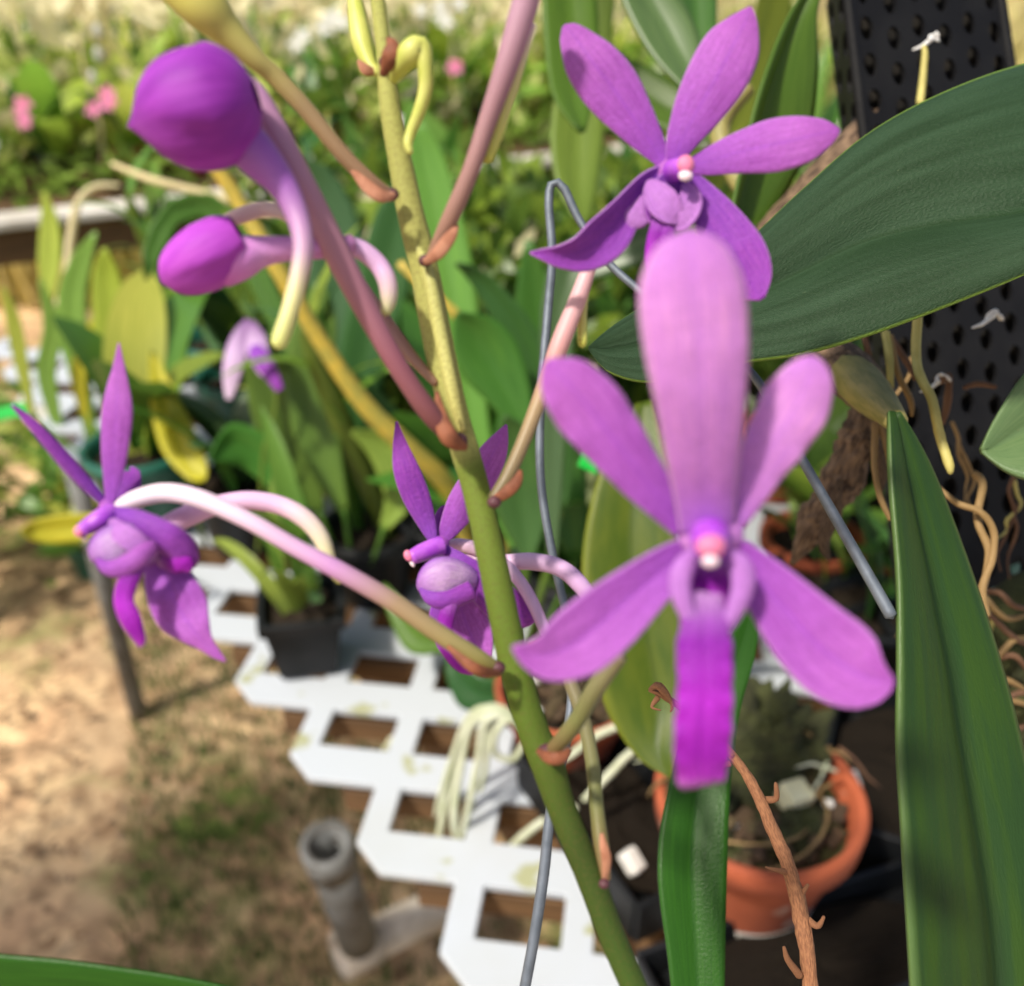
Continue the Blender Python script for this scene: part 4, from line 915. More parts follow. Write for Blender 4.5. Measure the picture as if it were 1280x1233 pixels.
# big dark leaf, tip to base
sheet('leaf', [(736, 436, 737, 438, .235, .235, .5), (775, 404, 762, 466, .237, .232, .5), (850, 358, 820, 478, .239, .230, .5), (935, 303, 915, 456, .241, .228, .47), (1000, 243, 1000, 444, .243, .226, .48),
     (1085, 170, 1085, 420, .246, .224, .52), (1180, 118, 1180, 385, .248, .222, .60), (1290, 80, 1290, 340, .250, .220, .70), (1420, 60, 1420, 280, .252, .220, .75), (1560, 110, 1560, 240, .26, .23, .7)],
    mat['big_leaf'], bl, crease=.15, n=64, cols=33, solid=.0016, label='huge dark green leaf with a fine crinkled surface', bow=.10)
sheet('leaf', [(1110, 515, 1124, 515, .245, .245, .6), (1112, 600, 1165, 590, .238, .247, .5), (1121, 720, 1213, 715, .232, .243, .5), (1122, 830, 1250, 830, .226, .238, .55), (1121, 930, 1275, 925, .222, .234, .57),
     (1127, 1040, 1298, 1040, .218, .230, .6), (1134, 1160, 1318, 1160, .215, .226, .62), (1142, 1300, 1330, 1300, .212, .222, .62)],
    mat['strap_leaf'], bl, crease=.13, n=54, cols=25, solid=.0014, label='long upright strap leaf folded along its midrib', bow=.04)
sheet('leaf', [(1226, 560, 1228, 568, .250, .250, .5), (1245, 520, 1262, 592, .252, .246, .42), (1285, 462, 1310, 606, .254, .243, .45), (1340, 420, 1360, 610, .256, .24, .45), (1460, 400, 1460, 600, .262, .245, .5)],
    mat['grey_leaf'], bl, crease=.2, n=26, cols=15, solid=.0014, label='grey green leaf tip folded to a point')
sheet('leaf', [(836, 972, 838, 974, .36, .36, .5), (795, 945, 850, 940, .365, .36, .5), (755, 880, 880, 880, .37, .365, .55), (732, 780, 880, 780, .375, .37, .5), (728, 690, 850, 690, .38, .375, .5), (750, 590, 840, 585, .385, .38, .5), (795, 505, 815, 500, .39, .39, .5)],
    mat['olive_leaf'], bl, crease=.07, n=36, cols=15, label='olive green leaf hanging behind the front flower')
sheet('leaf', [(845, 1290, 905, 1290, .25, .25, .5), (835, 1200, 906, 1200, .255, .255, .5), (822, 1090, 909, 1080, .262, .262, .5), (832, 1000, 913, 985, .27, .27, .5), (862, 900, 925, 890, .28, .28, .5), (900, 820, 945, 815, .29, .29, .5), (935, 755, 950, 752, .30, .30, .5)],
    mat['green_leaf'], bl, crease=.10, n=36, cols=15, label='narrow green leaf hanging below the front flower')
sheet('leaf', [(1040, -60, 1050, -60, .34, .34, .5), (985, 20, 1022, 10, .335, .34, .5), (950, 110, 1022, 90, .33, .345, .42), (930, 190, 1010, 180, .33, .35, .4), (915, 260, 975, 255, .33, .35, .4), (905, 330, 940, 330, .33, .345, .5)],
    mat['top_leaf'], bl, crease=.22, n=30, cols=15, label='upright folded leaf beside the basket')
# canes
tube('cane', [(1000, 455, .30, 14), (1030, 440, .295, 24), (1060, 465, .285, 30), (1085, 490, .275, 27), (1105, 512, .262, 20), (1122, 528, .250, 13)], mat['cane_brown'], bl, ring=20, n=30, knob=.12)
tube('cane', [(1058, 462, .284, 22), (1076, 480, .272, 27), (1094, 499, .262, 24), (1108, 513, .254, 19), (1121, 528, .247, 14)], mat['cane_green'], bl, ring=18, n=18, knob=.05, label='green joint where the strap leaf starts')
tube('cane', [(1085, 505, .30, 14), (1076, 540, .303, 25), (1062, 575, .305, 22), (1052, 598, .308, 27), (1034, 630, .31, 21), (1020, 650, .313, 23), (1004, 680, .316, 12), (990, 705, .32, 3)], mat['cane_brown'], bl, ring=22, n=44, knob=.32, label='dry brown papery cane')
tube('cane', [(1095, 150, .36, 18), (1060, 190, .355, 22), (1020, 230, .35, 20), (985, 262, .345, 16), (950, 300, .34, 14)], mat['cane_brown'], bl, ring=16, n=24, knob=.25)
tube('cane', [(935, 110, .40, 10), (900, 160, .40, 13), (925, 230, .39, 12), (960, 260, .38, 9)], mat['cane_green'], bl, ring=12, n=20)
for pts, m in (([(1107, 415, .29, 5), (1112, 450, .288, 5), (1114, 500, .286, 3)], 'root_yellow'), ([(1112, 420, .29, 5), (1122, 465, .288, 4), (1138, 500, .286, 4), (1140, 520, .286, 2)], 'root_tan'),
               ([(1115, 425, .295, 4), (1135, 455, .292, 4), (1144, 475, .29, 2)], 'root_brown'),
               ([(1148, 385, .27, 6), (1145, 440, .268, 6), (1150, 470, .266, 6), (1165, 500, .264, 6), (1175, 545, .262, 6), (1186, 580, .26, 6), (1188, 592, .26, 3)], 'root_yellow'),
               ([(1150, 130, .33, 5), (1156, 70, .33, 4), (1154, 58, .33, 3)], 'root_yellow'),
               ([(1095, 530, .275, 5), (1093, 580, .274, 4), (1100, 620, .273, 4), (1113, 650, .272, 3)], 'root_tan'), ([(1100, 530, .275, 4), (1112, 570, .274, 5), (1118, 610, .273, 5), (1119, 650, .272, 3)], 'root_tan'),
               ([(1150, 565, .28, 2.5), (1165, 600, .275, 3), (1195, 628, .272, 4), (1225, 640, .27, 4.5), (1242, 665, .27, 4.5), (1240, 700, .27, 4.5), (1228, 735, .27, 5), (1232, 770, .27, 6)], 'root_tan'),
               ([(1217, 592, .28, 5), (1228, 605, .278, 5), (1222, 650, .274, 5), (1236, 690, .272, 5), (1228, 740, .272, 5)], 'root_tan'),
               ([(1175, 478, .30, 4), (1186, 470, .30, 4), (1184, 505, .30, 5), (1178, 530, .30, 3)], 'root_brown'), ([(1205, 485, .30, 3), (1222, 480, .30, 4), (1245, 484, .30, 3)], 'root_brown'),
               ([(1080, 420, .29, 4), (1085, 440, .29, 4), (1088, 460, .29, 3)], 'root_brown')):
    root_px('root', pts, mat[m], bl, 9, .12)
# white fluffy scraps clinging to the basket
rr_ = random.Random(11)
for k in range(9):                                  # thin roots clinging to the basket
    u = rr_.uniform(1120, 1275); v = rr_.uniform(385, 640) if k < 7 else rr_.uniform(640, 760); pts = []
    dx, dy = rr_.uniform(-7, 9), rr_.uniform(14, 26)
    for i in range(6):
        pts.append((u, v, .325 + .0012 * (v - 400) / 20 * .5 - .004 * (i == 5) + .0, (2.6, 2.5, 2.3, 2.1, 1.7, .8)[i])); u += dx + rr_.uniform(-12, 12); v += dy + rr_.uniform(-8, 8)
    root_px('root', pts, mat[('root_tan', 'root_brown', 'root_tan', 'root_yellow')[k % 4]], bl, 7, .3)
for pts in ([(1035, 470, .285, 6), (1052, 452, .282, 12), (1072, 446, .282, 10), (1092, 452, .283, 3)], [(1078, 545, .298, 5), (1096, 560, .297, 9), (1104, 590, .298, 7), (1100, 615, .30, 2)], [(1050, 600, .30, 4), (1040, 640, .302, 10), (1030, 676, .305, 8), (1036, 700, .308, 2)]):
    petal('dry_sheath', pts, mat['cane_brown'], bl, bulge=.25, rows=14, cols=9, ripple=.12)
for k, (u, v, d, lb) in enumerate(((1166, 48, .335, 'small ring of white fluff on the basket above the big leaf'), (1243, 394, .30, 'white fluff scrap on the basket just below the big leaf'), (1178, 474, .30, 'white fluff scrap on the basket by the yellow root'))):
    c = W(u, v, d); t = empty('fluff_scrap', c, lb, 'plant fluff')
    C = []
    for i in range(15):
        a = i * .45 + k; C.append(c + XA * (.0016 * math.cos(a)) * (1 + (k > 0) * i * .05) + UA * (.0014 * math.sin(a * 1.7)) + FA * -.001 * math.sin(i))
    tube_w('strand', C, [.0005] * 15, mat['white_fluff'], t, 6, knob=.9)
    tube_w('strand', [c, c + XA * -.004 + UA * -.003, c + XA * -.007 + UA * -.004], [.0008, .0006, .0003], mat['white_fluff'], t, 6)

# perforated black basket
TL, TR, BL_, BR = W(1052, -70, .345), W(1240, -70, .365), W(1150, 770, .36), W(1352, 690, .385)
nrm = (TR - TL).cross(BL_ - TL).normalized()
if nrm.dot(FA) < 0: nrm = -nrm                      # into the basket, away from the camera
back_dir = (FA + XA * .36 - UA * .02).normalized()
def bil(s, t): return TL.lerp(TR, s).lerp(BL_.lerp(BR, s), t)
bk = empty('perforated_basket', (TL + BR) / 2, 'tall black plastic basket with rows of oval holes, hanging behind the big dark leaf', 'basket')
def holed_face(name, f, nx, ny, m):
    vs, fs = [], []; K = 12
    for j in range(ny):
        for i in range(nx):
            off = .0
            cx, cy = (i + .5) / nx, (j + .5) / ny
            sh = .22 if i % 2 else -.22
            k = len(vs)
            for a in range(K):
                th = 2 * math.pi * a / K + math.pi / 4; c, s = math.cos(th), math.sin(th); q = 1 / max(abs(c), abs(s))
                vs.append(f(cx + c * q * .5 / nx, cy + s * q * .5 / ny))
            for a in range(K):
                th = 2 * math.pi * a / K + math.pi / 4; vs.append(f(cx + math.cos(th) * .25 / nx, cy + (math.sin(th) * .33 + sh * .7) / ny))
            for a in range(K): fs.append((k + a, k + (a + 1) % K, k + K + (a + 1) % K, k + K + a))
    o = build(name, vs, fs, m, bk, smooth=False); o.modifiers.new('w', 'WELD').merge_threshold = .00008; s = o.modifiers.new('t', 'SOLIDIFY'); s.thickness = .0018; s.offset = 0
    return o
holed_face('front_panel', lambda s, t: bil(s, t), 6, 19, mat['basket_plastic'])
def side_f(s, t): return bil(0, t) + back_dir * s * .045 - XA * s * .006
def side_g(s, t): return bil(1, t) + back_dir * s * .045
def back_f(s, t): return bil(s, t) + back_dir * .045 - XA * .006 * (1 - s)
holed_face('side_panel', side_f, 2, 19, mat['basket_plastic']); holed_face('side_panel', side_g, 2, 19, mat['basket_plastic'])
vs = [back_f(0, 0), back_f(1, 0), back_f(1, 1), back_f(0, 1)]; o = build('back_panel', vs, [(0, 1, 2, 3)], mat['basket_plastic'], bk, smooth=False, solid=.0018)
for s in (0, 1):
    C = [bil(s, t / 12) for t in range(13)]; tube_w('corner_post', C, [.0022] * 13, mat['basket_plastic'], bk, 8)
# dark filling of bark seen through the holes
vs = [bil(s, t) + back_dir * (.008 + .03 * k) for k in (0, 1) for s, t in ((.06, .03), (.94, .03), (.94, .97), (.06, .97))]
build('bark_filling', vs, [(0, 1, 2, 3), (4, 7, 6, 5), (0, 4, 5, 1), (1, 5, 6, 2), (2, 6, 7, 3), (3, 7, 4, 0)], mat['dark_fill'], bk, smooth=False)
# mossy clump at the right edge
mc = empty('mossy_mount', W(1275, 830, .34), 'mossy brown fibre clump with coiled roots right of the strap leaf', 'moss clump')
blob('moss', 1300, 830, .345, 90, 120, 40, mat['moss'], mc, seg=24)
for k in range(9):
    j_ = lambda q: random.uniform(-q, q)
    root_px('root', [(1222 + j_(18), 740 + k * 20 + j_(20), .335, 3), (1240 + j_(14), 742 + k * 20 + j_(26), .322, 4), (1268 + j_(14), 750 + k * 19 + j_(26), .32, 4), (1310, 760 + k * 20 + j_(40), .33, 3)], mat['root_tan' if k % 2 else 'root_brown'], mc)

# wire hook
wh = empty('wire_hook', W(690, 228, .26), 'bent galvanised wire hook running down behind the flowers to the strap leaf', 'wire')
tube('wire', [(655, 1240, .235, 7), (668, 1170, .236, 7), (680, 1090, .238, 7), (689, 1010, .24, 6.5), (712, 900, .245, 6), (713, 800, .25, 5.5), (690, 690, .253, 5.5), (676, 600, .256, 5.5), (676, 500, .258, 5.5), (684, 400, .26, 5.5), (690, 320, .26, 5.5), (686, 255, .26, 5.5),
      (690, 230, .26, 5.5), (704, 234, .26, 5.5), (724, 275, .26, 5), (760, 328, .258, 5), (810, 372, .255, 5), (870, 420, .25, 5), (940, 468, .245, 5.5), (1000, 570, .24, 6), (1060, 675, .235, 7), (1114, 770, .23, 8)], mat['galv'], wh, n=150, ring=10)

# dry twig
tw = empty('dry_twig', W(1015, 1233, .215), 'dry brown flower twig with curled stubs in front of the large clay pot', 'twig')
tube('stalk', [(812, 862, .225, 3), (835, 874, .225, 4), (865, 895, .224, 4), (905, 932, .222, 5), (940, 980, .22, 7), (965, 1035, .218, 8), (988, 1090, .216, 9), (1002, 1150, .215, 10), (1010, 1200, .214, 10), (1016, 1260, .213, 11)], mat['twig'], tw, n=60, ring=10, knob=.25)
for pts in ([(812, 862, .225, 2), (824, 858, .223, 6), (840, 880, .222, 3), (838, 890, .222, 1)], [(822, 872, .225, 4), (815, 884, .224, 2), (826, 888, .223, 1)], [(958, 1000, .22, 5), (970, 998, .218, 4), (970, 982, .217, 3), (969, 978, .217, 1)], [(906, 935, .222, 4), (916, 945, .22, 3)],
            [(985, 1090, .216, 5), (972, 1088, .214, 3), (957, 1084, .213, 1)], [(1010, 1150, .215, 5), (1022, 1158, .213, 4), (1030, 1146, .212, 2)], [(1000, 1220, .213, 5), (985, 1200, .211, 4), (980, 1184, .21, 2)], [(912, 955, .221, 4), (900, 958, .22, 2)], [(1000, 1120, .216, 5), (1010, 1106, .214, 2)]):
    tube('stub', pts, mat['twig'], tw, n=12, ring=8, knob=.2)

# leaf blade crossing the bottom left corner
nl = empty('nearby_orchid_leaf', W(-60, 1260, .30), 'narrow bright green leaf crossing the bottom left corner', 'leaf')
sheet('blade', [(-60, 1186, -70, 1300, .30, .30, .5), (0, 1193, -10, 1300, .30, .30, .5), (80, 1200, 70, 1300, .30, .30, .5), (160, 1211, 150, 1300, .30, .30, .5), (230, 1222, 220, 1300, .30, .30, .5), (300, 1238, 295, 1290, .30, .30, .5), (350, 1262, 350, 1266, .30, .30, .5)], mat['green_leaf'], nl, crease=.1)

# ================================================================== THE PURPLE ORCHID SPRAY
sp = empty('orchid_spray', W(790, 1233, .170), 'arching green orchid stem carrying four purple star flowers and two plump buds', 'orchid')
ST = [(466, -40, .168, 8), (472, 0, .168, 9), (480, 60, .168, 10), (487, 130, .168, 13), (500, 200, .169, 15), (514, 270, .170, 17), (530, 335, .171, 18), (548, 430, .172, 19), (568, 520, .172, 18), (580, 560, .172, 18), (597, 620, .172, 17.5), (615, 700, .172, 18.5), (632, 780, .172, 19), (650, 860, .172, 19.5), (670, 922, .172, 20), (682, 948, .172, 21.5), (702, 1010, .172, 18.5), (735, 1090, .172, 18), (765, 1170, .172, 17), (795, 1240, .172, 17), (815, 1300, .172, 19)]
tube('stem', ST, mat['stem'], sp, n=140, ring=24, knob=.03)
tube('stem_ridge', [(521, 305, .169, 4), (536, 345, .1672, 8), (551, 420, .1675, 9), (566, 490, .1675, 8), (578, 538, .169, 5)], ramp_mat('pale stem ridge', [(0, srgb(196, 198, 120)), (1, srgb(214, 210, 130))], col2=srgb(150, 140, 70), nscale=4, stretch=(2, 20, 1)), sp, n=40, ring=14)  # pale tube, sunlight on this stretch of stem put into its colour
for (u, v, w) in ((490, 243, 9), (532, 326, 9), (572, 552, 13), (618, 628, 9), (622, 835, 10), (684, 940, 12), (755, 1105, 7), (482, 78, 9)):
    blob('node', u, v, .1645, w, w * .9, w, mat['node'], sp, seg=12)
for pts, m in (([(495, 243, .162, 3), (478, 246, .160, 9), (458, 232, .160, 9), (440, 212, .161, 3)], 'bract_o'), ([(530, 328, .163, 4), (546, 318, .160, 9), (562, 298, .160, 9), (572, 282, .161, 2)], 'bract_o'),
               ([(583, 560, .162, 4), (562, 548, .159, 13), (551, 520, .16, 9), (546, 490, .162, 2)], 'bract'), ([(612, 628, .166, 4), (630, 618, .164, 8), (645, 604, .164, 8), (651, 588, .165, 2)], 'bract'),
               ([(625, 842, .163, 4), (598, 838, .158, 8), (575, 822, .158, 6), (560, 808, .159, 2)], 'bract'), ([(672, 938, .162, 3), (688, 948, .158, 9), (704, 946, .158, 8), (712, 936, .16, 2)], 'bract'),
               ([(756, 1100, .166, 3), (758, 1075, .164, 7), (754, 1055, .164, 5), (752, 1042, .165, 2)], 'bract_o'), ([(478, 95, .163, 4), (488, 72, .160, 13), (490, 56, .160, 9), (484, 48, .162, 2)], 'bract'),
               ([(470, 90, .168, 3), (458, 88, .167, 8), (448, 76, .167, 2)], 'bract_o')):
    petal('bract', [(u_, v_, d_, w_ * .85) for u_, v_, d_, w_ in pts], mat[m], sp, bulge=.16, rows=14, cols=9, solid=.00025, ripple=.04)
# stalks (pedicels)
P_ = [('ped_olive_brown', [(215, -30, .150, 30), (255, 8, .151, 30), (285, 40, .153, 20), (320, 75, .155, 13), (345, 97, .157, 12), (385, 140, .159, 11), (430, 195, .161, 10), (468, 232, .163, 10), (492, 246, .165, 7)]),
      ('ped_mauve_brown', [(668, -40, .150, 17), (655, 10, .152, 17), (634, 80, .154, 15), (610, 150, .156, 12), (588, 215, .158, 11), (562, 275, .161, 11), (540, 322, .165, 8)]),
      ('ped_rose_brown', [(290, 90, .150, 8), (318, 115, .150, 13), (345, 165, .151, 16), (380, 235, .152, 17), (420, 315, .154, 17), (462, 395, .156, 15), (505, 470, .158, 13), (540, 520, .160, 13), (572, 555, .163, 9)]),
      ('ped_pink_grey', [(738, 330, .172, 9), (722, 375, .172, 11), (700, 430, .171, 12), (678, 490, .171, 10), (655, 550, .170, 9), (635, 595, .169, 9), (617, 624, .168, 8)]),
      ('ped_white_olive', [(142, 640, .156, 7), (165, 626, .155, 11), (205, 616, .154, 12), (250, 624, .153, 12), (310, 651, .153, 11), (370, 685, .154, 11), (430, 717, .155, 12), (490, 752, .157, 12), (550, 793, .160, 12), (598, 824, .163, 12), (622, 836, .166, 8)]),
      ('ped_olive', [(775, 820, .150, 10), (745, 860, .153, 12), (725, 895, .157, 11), (705, 922, .161, 11), (686, 942, .165, 8)]),
      ('ped_olive', [(712, 850, .180, 9), (728, 895, .178, 9), (740, 950, .176, 9), (746, 1010, .174, 9), (752, 1060, .172, 10), (758, 1100, .170, 6)]),
      ('ped_mauve_brown', [(380, 270, .172, 8), (430, 330, .172, 9), (470, 385, .172, 9), (510, 440, .171, 8), (545, 480, .170, 5)]),
      ('ped_lilac', [(560, 682, .190, 6), (575, 681, .190, 8), (605, 690, .188, 9), (640, 715, .186, 8), (665, 752, .184, 8), (686, 800, .182, 7), (700, 830, .18, 6)])]
for m, pts in P_: tube('pedicel', pts, mat[m], sp, ring=16, n=60)

# small curled green bud
sb = tube('small_bud', [(492, 100, .165, 6), (502, 82, .162, 13), (515, 66, .160, 17), (526, 60, .160, 14), (531, 80, .160, 10), (532, 110, .161, 9), (524, 140, .162, 8), (514, 165, .163, 7), (510, 180, .163, 6), (513, 192, .163, 4)], mat['small_bud'], sp, n=40, ring=14, label='small curled yellow green bud')
tube('bud', [(440, -20, .172, 7), (446, 15, .171, 11), (452, 50, .170, 13), (462, 80, .169, 9), (472, 92, .168, 5)], mat['small_bud'], sp, n=20, ring=12)

# bud 1 (round) and bud 2 (long)
def bud(lbl, m, prof, ang, u0, v0, d, sp_mat, spur, extra=None):
    """prof: (x along axis px, radius px)"""
    a = R(ang); c = W(u0, v0, d); k = d / FPX; ax = XA * math.cos(a) - UA * math.sin(a); ay = XA * math.sin(a) + UA * math.cos(a); az = FA
    P = crom([(x, r_, 0) for x, r_ in prof], 26); seg = 36; vs, fs, uv = [], [], []
    for i, (x, r_, _) in enumerate(P):
        r_ = max(.3, r_)
        for j in range(seg):
            th = 2 * math.pi * j / seg + .5
            sw = ((math.degrees(th) - 232 + 14 * math.sin(x / 40)) / 120) % 1
            f = (.94 + .10 * (1 - sw) * min(1, sw / .06)) * (1 + .012 * math.cos(9 * th))
            vs.append(c + ax * x * k + ay * (math.cos(th) * r_ * k * f) + az * (math.sin(th) * r_ * k * f)); uv.append((j / seg, i / 25))
    for i in range(25):
        for j in range(seg): j2 = (j + 1) % seg; fs.append((i * seg + j, i * seg + j2, (i + 1) * seg + j2, (i + 1) * seg + j))
    b = build('bud', vs, fs, m, sp, uv, label=lbl)
    tube('spur', spur, sp_mat, b, ring=18, n=50)
    return b
bud('large round purple bud with a lavender spur', mat['bud'], [(-86, 1), (-78, 9), (-68, 24), (-50, 48), (-24, 67), (6, 74), (36, 72), (58, 58), (72, 40), (80, 20)], -14, 243, 138, .140,
    mat['spur_lav_cream'], [(296, 168, .143, 30), (322, 196, .144, 27), (350, 228, .145, 20), (370, 265, .145, 15), (379, 305, .144, 13), (374, 345, .143, 12), (362, 390, .142, 11), (352, 420, .142, 11), (347, 432, .142, 9)])
b2 = bud('long purple bud on a pale pink neck', mat['bud_light'], [(-62, 1), (-56, 14), (-44, 28), (-22, 38), (0, 42), (24, 40), (44, 33), (54, 26)], -30, 255, 322, .150,
    mat['bud_neck'], [(275, 330, .151, 30), (300, 322, .151, 28), (330, 314, .152, 19), (365, 311, .153, 15), (410, 310, .155, 13), (440, 304, .157, 11)])
tube('spur', [(430, 306, .158, 11), (450, 312, .159, 12), (472, 330, .160, 12), (484, 352, .160, 12), (486, 375, .160, 10), (482, 392, .160, 6)], mat['ped_pale'], b2, ring=16, n=30)
tube('pedicel', [(278, 280, .156, 8), (300, 270, .157, 10), (330, 262, .158, 10), (358, 268, .158, 9), (385, 290, .160, 9), (410, 312, .162, 9)], mat['ped_cream_pink'], b2, ring=14, n=26)
tube('spur', [(662, 30, .157, 9), (640, 100, .158, 11), (622, 160, .159, 10), (608, 200, .16, 8)], mat['spur_cream'], sp, ring=14, n=24)
tube('spur', [(330, 78, .157, 8), (300, 50, .156, 9), (270, 20, .155, 10), (240, -10, .155, 10)], mat['small_bud'], sp, ring=14, n=24)

# ---------- flower 1: nearest, face on
f1 = blob('flower', 888, 666, .1265, 42, 34, 20, mat['petal_light'], sp, label='nearest purple flower, face on and out of focus, its tall dorsal sepal leaning towards the viewer')
petal('sepal', [(885, 668, .1255, 34, 0), (882, 625, .1225, 38), (879, 570, .1185, 47), (876, 500, .1145, 57), (871, 430, .112, 66), (866, 365, .1105, 67), (863, 325, .110, 54), (861, 300, .110, 34), (860, 288, .110, 4)], mat['petal_light'], f1, bulge=.07, rows=40, cols=18, curl=-.04, groove=.01)
petal('petal', [(855, 665, .126, 12, 0), (838, 640, .1255, 20), (805, 600, .1245, 30), (768, 552, .1235, 39), (738, 514, .123, 44), (711, 482, .1225, 38), (694, 464, .1225, 24), (683, 452, .1225, 4)], mat['petal'], f1, bulge=.10, rows=34, cols=16, ripple=.035)
petal('petal', [(908, 660, .126, 12), (925, 635, .1255, 20), (946, 592, .1245, 29), (972, 545, .1235, 39), (996, 502, .123, 43), (1008, 475, .1225, 34), (1014, 455, .1225, 20), (1016, 446, .1225, 4)], mat['petal_light'], f1, bulge=.10, rows=34, cols=16, ripple=.035)
petal('sepal', [(870, 680, .1265, 12, 0), (845, 700, .126, 24), (800, 738, .125, 36), (758, 775, .124, 44), (720, 805, .1235, 44), (684, 820, .123, 32), (655, 816, .123, 14), (641, 808, .123, 2)], mat['petal'], f1, bulge=-.10, rows=34, cols=16, groove=.04)
petal('sepal', [(905, 675, .1265, 12, 0), (928, 700, .126, 24), (968, 744, .125, 38), (1010, 792, .124, 50), (1048, 826, .1235, 54), (1080, 846, .123, 44), (1104, 852, .123, 24), (1118, 850, .123, 3)], mat['petal'], f1, bulge=-.08, rows=34, cols=16, groove=.04)
petal('side_lobe', [(868, 688, .1225, 4, 0), (856, 706, .1215, 12), (850, 730, .121, 13), (856, 758, .1208, 11), (868, 785, .121, 6)], mat['lobe'], f1, bulge=.2, rows=20, cols=10)
petal('side_lobe', [(908, 688, .1225, 4, 0), (924, 706, .1215, 13), (929, 730, .121, 14), (920, 760, .1208, 11), (906, 788, .121, 6)], mat['lobe'], f1, bulge=.2, rows=20, cols=10)
petal('throat', [(888, 700, .1245, 14, 0), (887, 730, .1245, 30), (884, 760, .1238, 32), (881, 785, .1225, 30)], mat['lip'], f1, bulge=-.3, rows=16, cols=12)
petal('lip', [(886, 742, .1225, 16, 0), (883, 765, .1215, 25), (881, 788, .1200, 31), (880, 812, .1184, 35), (881, 845, .1172, 34), (880, 885, .1166, 35), (878, 920, .1163, 36), (877, 948, .1163, 34), (876, 968, .1166, 31), (876, 976, .1168, 29), (877, 980, .1170, 26)], mat['lip'], f1, bulge=.07, rows=50, cols=20, groove=.03, ripple=.05, curl=.02)
tube('column', [(888, 668, .126, 26), (888, 676, .122, 25), (888, 683, .1200, 21), (888, 685, .1188, 17)], mat['column'], f1, ring=20, n=16)
blob('anther_cap', 888, 683, .1180, 15, 19, 11, mat['anther'], f1, 90, seg=18, ridges=1)
blob('column_tip', 888, 702, .1176, 11, 8, 7, mat['white_tip'], f1, seg=14)

# ---------- flower 2: upper, face on
f2 = blob('flower', 843, 212, .1665, 26, 20, 9, mat['petal'], sp, label='upper purple flower facing the viewer beside the big dark leaf')
D = .166
petal('petal', [(832, 208, D, 7, 0), (822, 192, D, 14), (795, 155, D - .001, 27), (764, 112, D - .002, 37), (738, 78, D - .003, 34), (720, 52, D - .003, 22), (710, 38, D - .003, 12), (705, 33, D - .003, 2)], mat['petal'], f2, bulge=.09, rows=34, cols=14)
petal('sepal', [(842, 208, D, 9, 0), (850, 180, D - .001, 18), (872, 138, D - .002, 31), (897, 95, D - .003, 38), (916, 58, D - .003, 35), (929, 32, D - .003, 21), (935, 18, D - .003, 10), (938, 9, D - .003, 1)], mat['petal'], f2, bulge=.09, rows=34, cols=14)
petal('petal', [(856, 208, D, 7, 0), (878, 205, D, 15), (920, 193, D - .001, 25), (965, 183, D - .002, 33), (1002, 175, D - .003, 30), (1028, 168, D - .003, 20), (1042, 165, D - .003, 10), (1050, 163, D - .003, 1)], mat['petal'], f2, bulge=.09, rows=34, cols=14)
petal('sepal', [(832, 212, D, 7, 0), (812, 228, D - .001, 14, 1), (785, 262, D - .002, 20, 2), (760, 295, D - .003, 28, 2), (732, 316, D - .0035, 24, 2), (702, 321, D - .004, 15, 1), (678, 318, D - .004, 7), (662, 316, D - .004, 1)], mat['petal_deep'], f2, bulge=-.22, rows=34, cols=14)
petal('sepal', [(858, 214, D, 7, 0), (873, 238, D, 17), (897, 275, D - .001, 29), (920, 315, D - .002, 37), (936, 345, D - .002, 32), (946, 363, D - .002, 20), (953, 374, D - .002, 4)], mat['petal_deep'], f2, bulge=-.06, rows=34, cols=14)
petal('throat', [(840, 222, .1655, 14, 0), (834, 242, .1650, 24), (832, 262, .1648, 28), (832, 280, .165, 20)], mat['petal_deep'], f2, bulge=-.2, rows=16, cols=12)
petal('side_lobe', [(812, 226, .1645, 4, 0), (818, 240, .1636, 15), (828, 256, .1632, 20), (840, 268, .1632, 16), (850, 276, .1636, 5)], mat['lobe'], f2, bulge=.14, rows=20, cols=12, curl=.22)
petal('side_lobe', [(856, 230, .1642, 4, 0), (862, 246, .1634, 13), (860, 262, .1632, 15), (852, 276, .1634, 12), (842, 286, .1640, 3)], mat['lobe'], f2, bulge=.12, rows=18, cols=12, curl=.2)
petal('side_lobe', [(812, 250, .166, 10, 0), (800, 266, .1656, 16), (792, 278, .1656, 13), (788, 286, .1660, 3)], mat['lobe'], f2, bulge=.08, rows=14, cols=10, ripple=.06)
petal('lip', [(833, 268, .1645, 12, 0), (828, 285, .1635, 15), (824, 305, .163, 16), (822, 330, .1628, 16), (822, 355, .163, 13), (822, 366, .163, 3)], mat['lip'], f2, bulge=.15, rows=20, cols=12, groove=.08)
tube('column', [(843, 214, .1655, 15), (848, 212, .163, 14), (852, 211, .161, 13), (855, 211, .160, 11)], mat['column'], f2, ring=18, n=14)
blob('anther_cap', 857, 206, .1595, 12, 11, 8, mat['anther'], f2, 90, seg=16, ridges=1)
blob('column_tip', 857, 220, .1592, 9, 7, 5, mat['white_tip'], f2, seg=12)
tube('spur', [(740, 320, .174, 7), (732, 350, .174, 7), (728, 390, .174, 6), (728, 428, .174, 6), (728, 433, .174, 4)], mat['spur_cream'], f2, ring=12, n=24)

